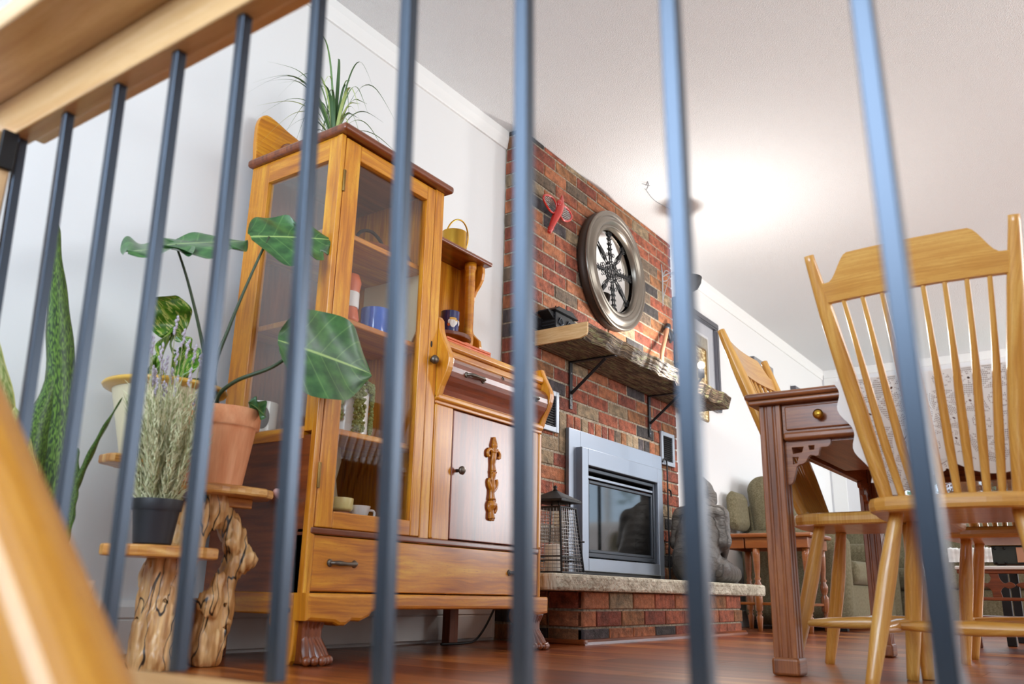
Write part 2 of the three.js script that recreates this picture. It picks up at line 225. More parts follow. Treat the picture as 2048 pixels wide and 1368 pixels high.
const bump = (t, lu, lv) => rep(t, lu, lv);
const woodM = (t, o = {}, L = 1.0, W = 0.4) => std({ map: rep(t, L, W), roughness: 0.42, ...o });
const M = {
  wall: std({ color: hex(0xe9e9e8), roughness: 0.9, bumpMap: bump(T.plasterH, 0.5, 0.5), bumpScale: 0.0006 }),
  wallFar: std({ color: hex(0xe6e6e8), roughness: 0.9 }),
  ceiling: std({ color: hex(0xe8e9ea), roughness: 0.98, bumpMap: bump(T.popcorn, 0.6, 0.6), bumpScale: 0.006 }),
  trim: std({ color: hex(0xf0f0ee), roughness: 0.5 }),
  heater: std({ color: hex(0xdedbd6), roughness: 0.45 }),
  dark: std({ color: hex(0x1b1613), roughness: 0.9 }),
  carpet: std({ color: hex(0xb9a88e), roughness: 1.0 }),
  honey: woodM(T.honey, { roughness: 0.34, clearcoat: 0.5, clearcoatRoughness: 0.18 }, 0.9, 0.36),
  cherry: woodM(T.cherry, { roughness: 0.32, clearcoat: 0.6, clearcoatRoughness: 0.2 }, 0.9, 0.4),
  veneer: woodM(T.cherry, { color: hex(0xffe6d6), roughness: 0.36, clearcoat: 1, clearcoatRoughness: 0.24 }, 0.9, 0.4),
  cabinetDark: woodM(T.cherry, { roughness: 0.6 }, 0.8, 0.3),
  chair: woodM(T.chair, { roughness: 0.36, clearcoat: 0.8, clearcoatRoughness: 0.16 }, 0.8, 0.3),
  walnut: woodM(T.walnut, { roughness: 0.36, clearcoat: 0.5, clearcoatRoughness: 0.2 }, 0.9, 0.3),
  rail: woodM(T.rail, { roughness: 0.4, clearcoat: 0.35, clearcoatRoughness: 0.25 }, 1.0, 0.3),
  railPale: woodM(T.railPale, { roughness: 0.36, clearcoat: 0.6, clearcoatRoughness: 0.25 }, 1.0, 0.3),
  pine: woodM(T.pine, { roughness: 0.6 }, 0.5, 0.2),
  slab: woodM(T.slab, { roughness: 0.36, clearcoat: 0.4, clearcoatRoughness: 0.2 }, 0.5, 0.25),
  drift: std({ map: rep(T.drift, 0.6, 0.5), roughness: 0.42, clearcoat: 0.3, clearcoatRoughness: 0.3 }),
  rustic: std({ map: rep(T.rustic, 1.2, 0.35), roughness: 0.88, bumpMap: bump(T.rusticH, 0.8, 0.25), bumpScale: 0.01 }),
  mortar: std({ map: rep(T.mortar, 0.4, 0.4), roughness: 0.95 }),
  stone: std({ map: rep(T.stone, 0.9, 0.4), roughness: 0.85, bumpMap: bump(T.stoneH, 0.5, 0.25), bumpScale: 0.012 }),
  iron: std({ color: hex(0x1a1a1c), roughness: 0.5, metalness: 0.4 }),
  baluster: std({ color: hex(0x4a525d), roughness: 0.34, metalness: 0.9 }),
  steel: std({ color: hex(0x868d98), roughness: 0.42, metalness: 0.75 }),
  steelDark: std({ color: hex(0x3a3f46), roughness: 0.4, metalness: 0.6 }),
  vent: std({ color: hex(0x8f959d), roughness: 0.45, metalness: 0.5 }),
  brass: std({ color: hex(0xc2963c), roughness: 0.28, metalness: 1 }),
  brassOld: std({ color: hex(0x8a6c3c), roughness: 0.42, metalness: 0.9 }),
  pewter: std({ color: hex(0x6c655c), roughness: 0.4, metalness: 0.9 }),
  bronze: std({ color: hex(0x7d756b), roughness: 0.3, metalness: 0.85 }),
  bronzeDark: std({ color: hex(0x37261a), roughness: 0.5, metalness: 0.3 }),
  mirror: std({ color: hex(0xf2f4f4), roughness: 0.02, metalness: 1 }),
  glass: std({ color: hex(0xffffff), roughness: 0.03, transmission: 1, thickness: 0, ior: 1.5 }),
  oldGlass: std({ color: hex(0xf6f6f4), roughness: 0.08, transmission: 1, thickness: 0, ior: 2.0 }),
  doorDark: woodM(T.cherry, { color: hex(0x8a7a70), roughness: 0.5 }, 0.9, 0.4),
  curb: woodM(T.pine, { color: hex(0xfff0e4), roughness: 0.5 }, 0.8, 0.3),
  oak: woodM(T.chair, { color: hex(0xa27c62), roughness: 0.4, clearcoat: 0.4 }, 0.8, 0.3),
  fireGlass: std({ color: hex(0x8c9298), roughness: 0.06, transmission: 1, thickness: 0, ior: 1.6 }),
  white: std({ color: hex(0xefefec), roughness: 0.25, clearcoat: 0.6, clearcoatRoughness: 0.1 }),
  cream: std({ color: hex(0xe2d6b2), roughness: 0.4, clearcoat: 0.3 }),
  yellow: std({ color: hex(0xe6b545), roughness: 0.35, clearcoat: 0.4 }),
  paleYellow: std({ color: hex(0xf0e39a), roughness: 0.35, clearcoat: 0.4 }),
  clay: std({ map: rep(T.clay, 0.4, 0.4), roughness: 0.9 }),
  potBlack: std({ color: hex(0x26262b), roughness: 0.5 }),
  soil: std({ color: hex(0x2f2118), roughness: 1 }),
  leaf: std({ map: T.leaf, roughness: 0.36, side: THREE.DoubleSide, clearcoat: 0.25, clearcoatRoughness: 0.3 }),
  pothos: std({ map: T.pothos, roughness: 0.34, side: THREE.DoubleSide, clearcoat: 0.25 }),
  snake: std({ map: T.snake, roughness: 0.4, side: THREE.DoubleSide }),
  snakePale: std({ map: T.snakePale, roughness: 0.4, side: THREE.DoubleSide }),
  stem: std({ color: hex(0x6a8248), roughness: 0.5 }),
  stemDark: std({ color: hex(0x38472c), roughness: 0.5 }),
  grass: std({ color: hex(0x6f8f50), roughness: 0.5, side: THREE.DoubleSide }),
  grassPale: std({ color: hex(0xb4c477), roughness: 0.5, side: THREE.DoubleSide }),
  grassDark: std({ color: hex(0x4c6c40), roughness: 0.5, side: THREE.DoubleSide }),
  sage: std({ color: hex(0xd4d2a8), roughness: 0.9 }),
  sageDark: std({ color: hex(0xa2a474), roughness: 0.9 }),
  mauve: std({ color: hex(0xb9aeb9), roughness: 0.9 }),
  fabric: std({ map: rep(T.fabric, 0.25, 0.25), roughness: 1, sheen: 0.3, sheenColor: hex(0x9a927c), sheenRoughness: 0.6 }),
  statue: std({ color: hex(0x55504b), roughness: 0.55, bumpMap: bump(T.stoneH, 0.3, 0.3), bumpScale: 0.003 }),
  lace: std({ color: hex(0xf0ece6), roughness: 0.95, alphaMap: rep(T.lace, 0.24, 0.24), alphaTest: 0.5, side: THREE.DoubleSide }),
  laceSolid: std({ color: hex(0xf0ece6), roughness: 0.95, side: THREE.DoubleSide }),
  red: std({ color: hex(0xb8281f), roughness: 0.3, clearcoat: 0.6 }),
  wire: std({ color: hex(0x9c9c9c), roughness: 0.4, metalness: 0.8 }),
  blueGlass: std({ color: hex(0x1d64c8), roughness: 0.12, clearcoat: 0.8 }),
  navy: std({ color: hex(0x16226a), roughness: 0.12, clearcoat: 1, clearcoatRoughness: 0.05 }),
  orange: std({ color: hex(0xd5622a), roughness: 0.4, clearcoat: 0.3 }),
  black: std({ color: hex(0x0e0e10), roughness: 0.6 }),
  frameDark: std({ color: hex(0x4a4a52), roughness: 0.35, clearcoat: 0.4 }),
  mat: std({ color: hex(0xb9bcc4), roughness: 0.9 }),
  matPale: std({ color: hex(0xd8d9dc), roughness: 0.9 }),
  gold: std({ map: T.gold, roughness: 0.5, metalness: 0.35 }),
  grey: std({ color: hex(0x8d8f92), roughness: 0.6 }),
  candle: std({ color: hex(0xf3efe4), roughness: 0.6 }),
  throwM: std({ color: hex(0xe3e1dc), roughness: 1 }),
  trunk: std({ color: hex(0x23261f), roughness: 0.6 }),
  axeWood: std({ color: hex(0xb98464), roughness: 0.5 }),
  shell: std({ color: hex(0xd4d2c4), roughness: 0.5 }),
  shellPink: std({ color: hex(0xe0b6b0), roughness: 0.5 }),
  beads: std({ color: hex(0x7c8c4c), roughness: 0.45 }),
  copper: std({ color: hex(0x8a3f1c), roughness: 0.4, metalness: 0.5 }),
};
// a mesh that shares its geometry with others of its kind
const counts = new WeakMap();
function inst(name, geo, mat, parent, pos, rot) {
  const m = new THREE.Mesh(geo, mat); m.castShadow = m.receiveShadow = true; m.position.set(...pos); if (rot) m.rotation.set(...rot);
  if (!counts.has(parent)) counts.set(parent, {}); const c = counts.get(parent), k = c[name] = (c[name] ?? -1) + 1;
  m.name = k ? name + '_' + String(k).padStart(3, '0') : name; parent.add(m); return m;
}
// ---------------------------------------------------------------- room shell
const H = 2.44, XF = 8.72, ZR = 4.6, XS = -1.4, CURB = 0.1155;
const plain = (x0, y0, z0, x1, y1, z1) => bx(x0, y0, z0, x1, y1, z1, 0);
// wall with openings, in boxes: axis 'x' = wall runs along x at fixed z
function wallWith(axis, a0, a1, y0, y1, f0, f1, holes) {
  const out = [], B = (u0, v0, u1, v1) => u1 > u0 && v1 > v0 && out.push(axis === 'x' ? plain(u0, v0, f0, u1, v1, f1) : plain(f0, v0, u0, f1, v1, u1));
  let at = a0; for (const [h0, h1, b, t] of holes) { B(at, y0, h0, y1); B(h0, y0, h1, b); B(h0, t, h1, y1); at = h1; } B(at, y0, a1, y1);
  return out;
}
struct('wall_left', plain(XS - 0.14, -1.6, -0.14, XF + 0.14, H, 0), M.wall);
struct('wall_right', wallWith('x', XS - 0.14, XF + 0.14, -1.6, H, ZR, ZR + 0.14, [[2.3, 4.3, 0.85, 2.15], [6.9, 8.55, 0.65, 2.15]]), M.wall);
struct('wall_stair', wallWith('z', 0, ZR, -1.6, H, XS - 0.14, XS, [[0.6, 2.7, 0.97, 2.27]]), M.wall);
struct('wall_far', wallWith('z', 0, ZR, -1.6, H, XF, XF + 0.14, [[0.62, 3.5, 0.95, 2.12]]), M.wallFar);
struct('ceiling', plain(XS - 0.14, H, -0.14, XF + 0.14, H + 0.12, ZR + 0.14), M.ceiling);
struct('floor_lower', plain(XS, -1.6, 0, 0.36, -1.5, ZR), M.carpet);
struct('ground', plain(-30, -1.75, -25, 60, -1.65, 40), std({ color: hex(0x75805c), roughness: 1 }));
const floor = struct('floor', [plain(XS, -0.22, 0, 0.515, -0.001, 0.95), plain(0.36, -1.5, 0.95, 0.5151, -0.03, ZR), plain(0.515, -0.22, 0, XF, -0.02, ZR)], M.dark);
{ // planks run toward the left wall; five cuts of the same board, six lengths
  const W = 0.19, mats = [0xffffff, 0xe6cbb4, 0xd2a890, 0xfff0dc, 0xb58a72].map((c, i) => std({ map: rep(T.floor, 1.2, 0.42, i * 0.23, i * 0.37), color: hex(c), roughness: 0.3, clearcoat: 0.5, clearcoatRoughness: 0.24 }));
  const geo = {}; const rr = mulberry(91);
  for (let x = 0.515, i = 0; x < XF - 0.01; x += W, i++) {
    let z = 0, first = true; const tone = Math.floor(rr() * 5);
    while (z < ZR - 0.001) {
      const L = Math.min(first ? [0.6, 0.9, 1.2][i % 3] : 1.3, ZR - z), w = Math.min(W, XF - x), key = L.toFixed(3) + w.toFixed(3);
      geo[key] ??= bx(-w / 2 + 0.0007, -0.02, -L / 2 + 0.0007, w / 2 - 0.0007, 0, L / 2 - 0.0007, 0, 2);
      inst('plank', geo[key], mats[rr() < 0.55 ? tone : Math.floor(rr() * 5)], floor, [x + w / 2, 0, z + L / 2]);
      z += L; first = false;
    }
  }
}
struct('trim_1', [bx(0.36, -0.03, 0.95, 0.515, CURB, ZR, 0.012, 2, 2)], M.curb);
const entry = struct('door_1', [bx(XS + 0.001, -1.499, 0.55, XS + 0.05, 0.66, 2.75, 0.004, 1)], M.doorDark);
for (const z of [0.75, 1.75]) part('door_panel', [bx(XS + 0.05, -1.2, z, XS + 0.062, 0.4, z + 0.8, 0.01, 1)], M.doorDark, entry);
part('door_handle', [bar([[XS + 0.05, -0.5, 1.60], [XS + 0.09, -0.5, 1.60], [XS + 0.09, -0.5, 1.50]], 0.01, 8, 8)], M.brassOld, entry);           // curb under the railing
// crown moulding: a flat board with a stepped lower edge
const crownA = (x0, x1) => ext([[0, 2.345], [0.010, 2.345], [0.013, 2.352], [0.016, 2.375], [0.022, 2.40], [0.022, 2.44], [0, 2.44]], x0, x1, 'zy', 0);
struct('trim_2', [crownA(XS, 3.118)], M.trim);
struct('trim_3', [crownA(4.885, XF)], M.trim);
struct('trim_4', [bx(XF - 0.02, 2.36, 0.022, XF, 2.44, ZR, 0.002)], M.trim);
struct('trim_5', [bx(XF - 0.012, 0.1, 0.02, XF, 2.36, 0.15, 0.002)], M.trim);               // white casing in the far corner
struct('baseboard_far', [bx(XF - 0.016, 0, 0.15, XF, 0.11, ZR, 0.002)], M.trim);
struct('baseboard_left', [bx(4.885, 0, 0, XF - 0.02, 0.11, 0.016, 0.002)], M.trim);

// windows: white frame, mullions and panes
function windowUnit(n, axis, a0, a1, b, t, f, bars) {
  const d = 0.03, w = 0.05, B = (u0, v0, u1, v1, e = 0) => (axis === 'x' ? bx(u0, v0, f - d - e, u1, v1, f + d + e, 0.004) : bx(f - d - e, v0, u0, f + d + e, v1, u1, 0.004));
  const g = [B(a0, b, a1, b + w), B(a0, t - w, a1, t), B(a0, b + w, a0 + w, t - w), B(a1 - w, b + w, a1, t - w)];
  for (let i = 1; i < bars; i++) { const u = lerp(a0, a1, i / bars); g.push(B(u - 0.03, b + w, u + 0.03, t - w)); }
  const win = struct('window_' + n, g, M.trim);
  for (let i = 0; i < bars; i++) { const u0 = lerp(a0 + 0.03, a1 - 0.03, i / bars), u1 = lerp(a0 + 0.03, a1 - 0.03, (i + 1) / bars); part('pane', axis === 'x' ? plain(u0, b + 0.03, f - 0.003, u1, t - 0.03, f + 0.003) : plain(f - 0.003, b + 0.03, u0, f + 0.003, t - 0.03, u1), M.glass, win); }
  return win;
}
windowUnit(1, 'z', 0.62, 3.5, 0.95, 2.12, XF + 0.07, 4);
windowUnit(2, 'x', 2.3, 4.3, 0.85, 2.15, ZR + 0.09, 2);
windowUnit(3, 'x', 6.9, 8.55, 0.65, 2.15, ZR + 0.09, 2);
windowUnit(4, 'z', 0.6, 2.7, 0.97, 2.27, XS - 0.09, 2);

// ---------------------------------------------------------------- chimney of single bricks
const brickTints = [[0xb26a50, 5], [0xa65e48, 4], [0xba7a56, 4], [0x945444, 3], [0xa0724e, 3], [0xa8977c, 2], [0x7a6c5e, 2], [0x4a484a, 2], [0x59555a, 1]];
const brickMats = brickTints.map(([c], i) => std({ map: rep(T.brick, 0.5, 0.5, i * 0.31, i * 0.17), color: hex(c), roughness: 0.92, bumpMap: rep(T.brickH, 0.4, 0.4, i * 0.21, i * 0.13), bumpScale: 0.006 }));
const brickBag = brickTints.flatMap(([, n], i) => Array(n).fill(i)), brb = mulberry(5);
const pick = () => brickMats[brickBag[Math.floor(brb() * brickBag.length)]];
const brickGeos = {};
function brickGeo(w, h, d) { const k = [w, h, d].map((v) => v.toFixed(3)).join(); return brickGeos[k] ??= uvm((() => { const s = [[-w / 2, -h / 2], [w / 2, -h / 2], [w / 2, h / 2], [-w / 2, h / 2]]; const g = new THREE.ExtrudeGeometry(shapeOf(s), { depth: d - 0.006, bevelEnabled: true, bevelThickness: 0.003, bevelSize: 0.003, bevelOffset: -0.003, bevelSegments: 1 }); g.translate(0, 0, -d + 0.003); return flat(g); })(), 0, w * 3, h * 5); }
const chim = struct('wall_chimney', [plain(3.124, 0, 0.001, 3.67, H, 0.0895), plain(4.48, 0, 0.001, 4.876, H, 0.0895), plain(3.67, 0, 0.001, 4.48, 0.34, 0.0895), plain(3.67, 0.822, 0.001, 4.48, H, 0.0895)], M.mortar);
{
  const P = 0.222, R = 0.071, x0 = 3.12, x1 = 4.88;
  for (let k = 0; k * R < H - 0.02; k++) {
    const y = k * R + 0.0305 + 0.005, h = Math.min(0.061, H - k * R - 0.006);
    for (let x = x0 - (k % 2 ? P / 2 : 0); x < x1 - 0.02; x += P) {
      const a = Math.max(x0, x), b = Math.min(x1, x + P - 0.011); if (b - a < 0.03) continue;
      if (k < 15 && a > 3.5 && b < 4.66) continue;                                   // behind the fireplace insert
      let bb = b, aa = a; if (k < 15 && k > 11) { if (a < 3.5 && b > 3.5) bb = 3.49; if (a < 4.62 && b > 4.62) aa = 4.63; if (bb - aa < 0.03) continue; }
      inst('brick', brickGeo(+(bb - aa).toFixed(3), h, 0.088), pick(), chim, [(aa + bb) / 2, k * R + 0.005 + h / 2, 0.094 + (brb() - 0.5) * 0.004]);
    }
  }
  for (let i = 0; i < 16; i++) inst('brick', brickGeo(0.06, 0.20, 0.088), pick(), chim, [3.53 + i * 0.0715, 0.957, 0.094 + (brb() - 0.5) * 0.004]);   // upright course over the firebox
}
// ---------------------------------------------------------------- hearth
const hearth = thing('fireplace_hearth', 'raised brick hearth with a thick pale stone slab in front of the chimney', 'hearth', [4.03, 0, 0.3]);
{
  part('core', plain(3.15, 0, 0.1, 4.91, 0.205, 0.43), M.mortar, hearth);
  const ys = [[0.012, 0.058], [0.068, 0.128], [0.138, 0.205]];
  ys.forEach(([a, b], k) => {
    const h = b - a, y = (a + b) / 2;
    for (let x = 3.138 - (k === 1 ? 0.111 : 0); x < 4.90; x += 0.222) { const s = Math.max(3.138, x), e = Math.min(4.922, x + 0.211); if (e - s > 0.03) inst('brick', brickGeo(+(e - s).toFixed(3), +h.toFixed(3), 0.03), pick(), hearth, [(s + e) / 2 - 4.03, y, 0.44 - 0.3]); }
    for (const [sx, rot] of [[3.138, -1], [4.922, 1]]) for (let z = 0.10; z < 0.40; z += 0.17) inst('brick', brickGeo(0.16, +h.toFixed(3), 0.03), pick(), hearth, [sx - 4.03, y, z + 0.08 - 0.3], [0, rot * Math.PI / 2, 0]);
  });
  // rough edged slab
  const pts = []; const N = 90, rr = mulberry(3);
  const edge = (x, z) => 0.006 * fbm(x * 9, z * 9 + 3, 3);
  for (let i = 0; i <= N; i++) { const x = lerp(2.86, 5.21, i / N); pts.push([x, 0.48 + edge(x, 1)]); }
  pts.push([5.21, 0.10]); pts.push([2.86, 0.10]);
  const top = ext(pts, 0.207, 0.272, 'xz', 0.012, 0);
  part('slab', top, M.stone, hearth, 'pale limestone slab with a rough broken edge');
  part('quarter_round', [ext([[0.435, 0.0], [0.459, 0.0], [0.456, 0.010], [0.447, 0.019], [0.435, 0.022]], 3.115, 4.945, 'zy', 0), bx(3.112, 0, 0.1, 3.138, 0.02, 0.459, 0.006, 2)], M.cherry, hearth);
}
// ---------------------------------------------------------------- stair railing
const railing = thing('stair_railing', 'level wooden stair railing with square black metal balusters, nearest the viewer', 'railing', [0.509, CURB, 2.4]);
{
  part('handrail', [bx(0.399, 0.908, 0.86, 0.60, 0.945, 4.58, 0.006, 2, 2)], M.railPale, railing);
  part('subrail', [bx(0.492, 0.833, 0.86, 0.523, 0.908, 4.58, 0.004, 2, 2)], M.railPale, railing);
  const tops = [-2.505, -2.243, -1.986, -1.728, -1.479, -1.229, -0.968, -0.702, -0.437, -0.178, 0.08, 0.34, 0.6, 0.86], bots = [-2.37, -2.12, -1.905, -1.668, -1.428, -1.164, -0.929, -0.676, -0.423, -0.160, 0.09, 0.345, 0.6, 0.86];
  tops.forEach((t, i) => {
    const a = V(0.509, CURB + 0.001, 2.27 + bots[i] * 0.509), b = V(0.509, 0.833, 2.27 + t * 0.509), d = b.clone().sub(a), L = d.length();
    const g = bx(-0.0066, 0, -0.0066, 0.0066, L, 0.0066, 0.0016, 1, 2); g.applyMatrix4(new THREE.Matrix4().compose(a, new THREE.Quaternion().setFromUnitVectors(V(0, 1, 0), d.normalize()), V(1, 1, 1)));
    part('baluster', g, M.baluster, railing);
  });
  part('newel_post', [bx(0.43, CURB, 0.925, 0.500, 0.832, 1.004, 0.006, 1, 2)], M.railPale, railing);
  part('newel_bracket', bx(0.476, 0.772, 1.0035, 0.499, 0.8325, 1.012, 0.002), M.iron, railing, 'black metal bracket');
}
// sloping rail of the stairs that go down behind the viewer
const sr = thing('stair_handrail', 'sloping amber wooden handrail of the lower stairs, out of focus at the lower left', 'handrail', [0.25, 0.15, 1.8]);
{
  const a = V(0.246, 0.822, 1.03), b = V(0.246, -0.558, 2.63), d = b.clone().sub(a), L = d.length();
  const prof = smoothPts([[-0.026, -0.034], [0.026, -0.034], [0.030, 0.0], [0.022, 0.026], [0, 0.034], [-0.022, 0.026], [-0.030, 0.0]], 28);
  const g = ext(prof, 0, L, 'xy', 0.004, 2);
  g.applyMatrix4(new THREE.Matrix4().compose(a, new THREE.Quaternion().setFromUnitVectors(V(0, 0, 1), d.normalize()), V(1, 1, 1)));
  part('rail', g, M.rail, sr);
  part('bracket', [bar([[0.25, 0.55, 1.33], [0.30, 0.5, 1.34], [0.355, 0.10, 1.40]], 0.008, 8, 10)], M.iron, sr);
}
const steps = thing('staircase', 'carpeted beige stairs going down beside the railing', 'stairs', [-0.5, -1.5, 1.8]);
for (let k = 0; k < 7; k++) part('step', bx(XS + 0.001, -1.499, 0.952 + k * 0.27, 0.359, -0.2 * (k + 1), 0.952 + (k + 1) * 0.27, 0.01, 0), M.carpet, steps);
// ---------------------------------------------------------------- honey coloured side-by-side cabinet
const ZB = 0.045, ZC = 0.476;
const cab = thing('secretary_cabinet', 'antique honey coloured wooden cabinet with a tall glass bookcase, curved drawer and carved door', 'cabinet', [1.61, 0, ZB]);
{
  const y = 1, x = 0, z = 2;
  // glass side of the tower
  part('side_frame', [bx(1.61, 0.62, ZB, 1.635, 1.55, 0.135, 0.002, 1), bx(1.61, 0.62, 0.418, 1.635, 1.55, 0.462, 0.002, 1), bx(1.61, 1.474, 0.135, 1.635, 1.55, 0.418, 0.002, 2), bx(1.61, 0.60, 0.135, 1.635, 0.635, 0.418, 0.002, 2)], M.honey, cab);
  part('side_panel', [bx(1.614, 0.14, ZB, 1.634, 0.61, 0.462, 0.002, 2)], M.cherry, cab);
  part('side_pane', plain(1.619, 0.63, 0.13, 1.622, 1.478, 0.422), M.oldGlass, cab);
  part('corner_post', [bx(1.606, 0.14, 0.452, 1.626, 1.55, ZC, 0.005, 1, 2)], M.honey, cab);
  part('back_panel', [bx(1.62, 0.158, ZB - 0.012, 2.74, 0.99, ZB, 0.001, 1), bx(1.62, 0.99, ZB - 0.012, 2.10, 1.55, ZB, 0.001, 1)], M.cabinetDark, cab);
  part('divider', [bx(2.083, 0.345, ZB, 2.103, 1.55, 0.45, 0.002, 1)], M.honey, cab);
  part('post', [bx(2.060, 0.335, 0.44, 2.105, 1.55, ZC, 0.004, 1, 2)], M.honey, cab);
  for (const s of [1.26, 0.985, 0.645]) part('shelf', [bx(1.637, s - 0.018, ZB, 2.082, s, 0.44, 0.004, 0, 2)], M.honey, cab);
  part('floor_panel', [bx(1.636, 0.345, ZB, 2.082, 0.395, 0.44, 0.002)], M.cabinetDark, cab);
  part('cornice', [bx(1.592, 1.55, ZB - 0.012, 2.128, 1.578, 0.503, 0.011, 0, 3)], M.cherry, cab, 'darker rounded top moulding');
  // scrolled gallery board along the back of the top
  const cr = smoothPts([[1.608, 1.578], [1.601, 1.66], [1.606, 1.735], [1.632, 1.765], [1.675, 1.762], [1.73, 1.747], [1.80, 1.732], [1.90, 1.69], [1.98, 1.64], [2.05, 1.60], [2.10, 1.579]], 46, false);
  const crest = part('crest', [ext([...cr, [2.10, 1.5785], [1.608, 1.5785]], ZB - 0.008, ZB + 0.012, 'xy', 0.005, 0)], M.honey, cab);
  part('carved_line', [bar([[1.70, 1.60, ZB + 0.0125], [1.71, 1.68, ZB + 0.0125], [1.76, 1.705, ZB + 0.0125], [1.83, 1.68, ZB + 0.0125]], 0.003, 6, 20)], M.cherry, crest);
  // glazed door
  const door = part('glass_door', [bx(1.628, 0.355, 0.452, 1.692, 1.545, ZC, 0.004, 1, 2), bx(2.016, 0.355, 0.452, 2.058, 1.545, ZC, 0.004, 1, 2), bx(1.692, 1.490, 0.452, 2.016, 1.545, ZC, 0.004, 0, 2), bx(1.692, 0.355, 0.452, 2.016, 0.402, ZC, 0.004, 0, 2)], M.honey, cab);
  part('door_pane', plain(1.688, 0.398, 0.459, 2.02, 1.494, 0.462), M.glass, door);
  for (const hy of [1.36, 0.46]) part('hinge', bar([[1.627, hy, ZC + 0.001], [1.627, hy + 0.07, ZC + 0.001]], 0.005, 8, 2), M.brassOld, door);
  part('knob', [xf(lathe([[0, 0], [0.007, 0], [0.006, 0.006], [0.014, 0.010], [0.016, 0.018], [0.010, 0.026], [0, 0.027]], 18), { p: [2.076, 0.93, ZC], r: [Math.PI / 2, 0, 0] })], M.pewter, door);
  part('keyhole', [xf(lathe([[0, 0], [0.006, 0], [0.006, 0.002], [0, 0.002]], 10), { p: [2.073, 0.985, ZC - 0.0005], r: [Math.PI / 2, 0, 0], s: [0.7, 1, 1.8] })], M.black, door);
  // curved ears either side of the bulging drawer
  const earP = smoothPts([[0.40, 0.80], [0.476, 0.803], [0.498, 0.85], [0.525, 0.905], [0.530, 0.945], [0.512, 0.985], [0.486, 1.04], [0.476, 1.09], [0.45, 1.09], [0.40, 1.0]], 44);
  part('drawer_ear', [ext(earP, 2.106, 2.132, 'zy', 0.004, 1)], M.honey, cab);
  part('drawer_ear', [ext(earP.filter((p) => p[1] < 2).map((p) => [p[0], Math.min(p[1], 1.045)]), 2.734, 2.758, 'zy', 0.004, 1)], M.honey, cab);
  part('desk_top', [bx(2.132, 0.985, ZB, 2.735, 1.012, 0.497, 0.009, 0, 3)], M.honey, cab);
  part('desk_edge', [bx(2.132, 0.962, ZB, 2.735, 0.985, 0.485, 0.004, 0, 2)], M.honey, cab);
  const bow = smoothPts([[0.30, 0.83], [0.476, 0.828], [0.488, 0.85], [0.510, 0.88], [0.519, 0.91], [0.515, 0.935], [0.492, 0.958], [0.30, 0.958]], 40);
  const dr = part('curved_drawer', [ext(bow, 2.134, 2.733, 'zy', 0.002, 0)], M.veneer, cab, 'dark glossy drawer with a bulging front');
  function pull(xc, yc, zc, tilt, parent) {
    const g = [bar([[-0.047, 0, 0.002], [-0.040, 0, 0.014], [-0.02, -0.001, 0.021], [0, -0.002, 0.023], [0.02, -0.001, 0.021], [0.040, 0, 0.014], [0.047, 0, 0.002]], [0.005, 0.006, 0.0075, 0.006, 0.0055, 0.006, 0.0075, 0.006, 0.005], 10, 32), xf(lathe([[0, 0], [0.011, 0], [0.009, 0.004], [0, 0.005]], 14), { p: [-0.047, 0, 0], r: [Math.PI / 2, 0, 0] }), xf(lathe([[0, 0], [0.011, 0], [0.009, 0.004], [0, 0.005]], 14), { p: [0.047, 0, 0], r: [Math.PI / 2, 0, 0] })];
    part('handle', g.map((q) => xf(q, { p: [xc, yc, zc], r: [tilt, 0, 0] })), M.pewter, parent, 'tarnished curved metal pull');
  }
  pull(2.262, 0.905, 0.517, 0, dr); pull(2.605, 0.905, 0.517, 0, dr);
  part('keyhole', [xf(lathe([[0, 0], [0.005, 0], [0.005, 0.002], [0, 0.002]], 10), { p: [2.434, 0.94, 0.514], r: [Math.PI / 2 - 0.5, 0, 0], s: [0.7, 1, 1.8] })], M.black, dr);
  part('moulding', [bx(2.106, 0.802, 0.40, 2.756, 0.828, 0.487, 0.010, 0, 3), bx(2.106, 0.790, 0.40, 2.752, 0.803, 0.479, 0.004, 0, 2)], M.honey, cab);
  // carved door and its stiles
  part('stile', [bx(2.120, 0.353, 0.452, 2.204, 0.79, ZC, 0.003, 1), bx(2.106, 0.353, 0.452, 2.120, 0.79, ZC + 0.006, 0.006, 1, 3)], M.honey, cab);
  part('stile', [bx(2.692, 0.353, 0.452, 2.728, 0.79, ZC, 0.003, 1), bx(2.728, 0.353, 0.43, 2.752, 0.79, ZC + 0.004, 0.008, 1, 3), bx(2.738, 0.18, 0.40, 2.752, 0.353, ZC + 0.004, 0.006, 1, 2)], M.honey, cab);
  part('side_panel', [bx(2.732, 0.14, ZB, 2.75, 0.985, 0.45, 0.002, 1)], M.honey, cab);
  const rd = part('carved_door', [bx(2.208, 0.357, 0.454, 2.689, 0.787, ZC - 0.001, 0.004, 1, 2)], M.veneer, cab, 'reddish veneered door with a carved applique');
  part('knob', [xf(lathe([[0, 0], [0.006, 0], [0.005, 0.012], [0.013, 0.017], [0.015, 0.024], [0.009, 0.031], [0, 0.032]], 18), { p: [2.236, 0.583, ZC - 0.001], r: [Math.PI / 2, 0, 0] })], M.pewter, rd);
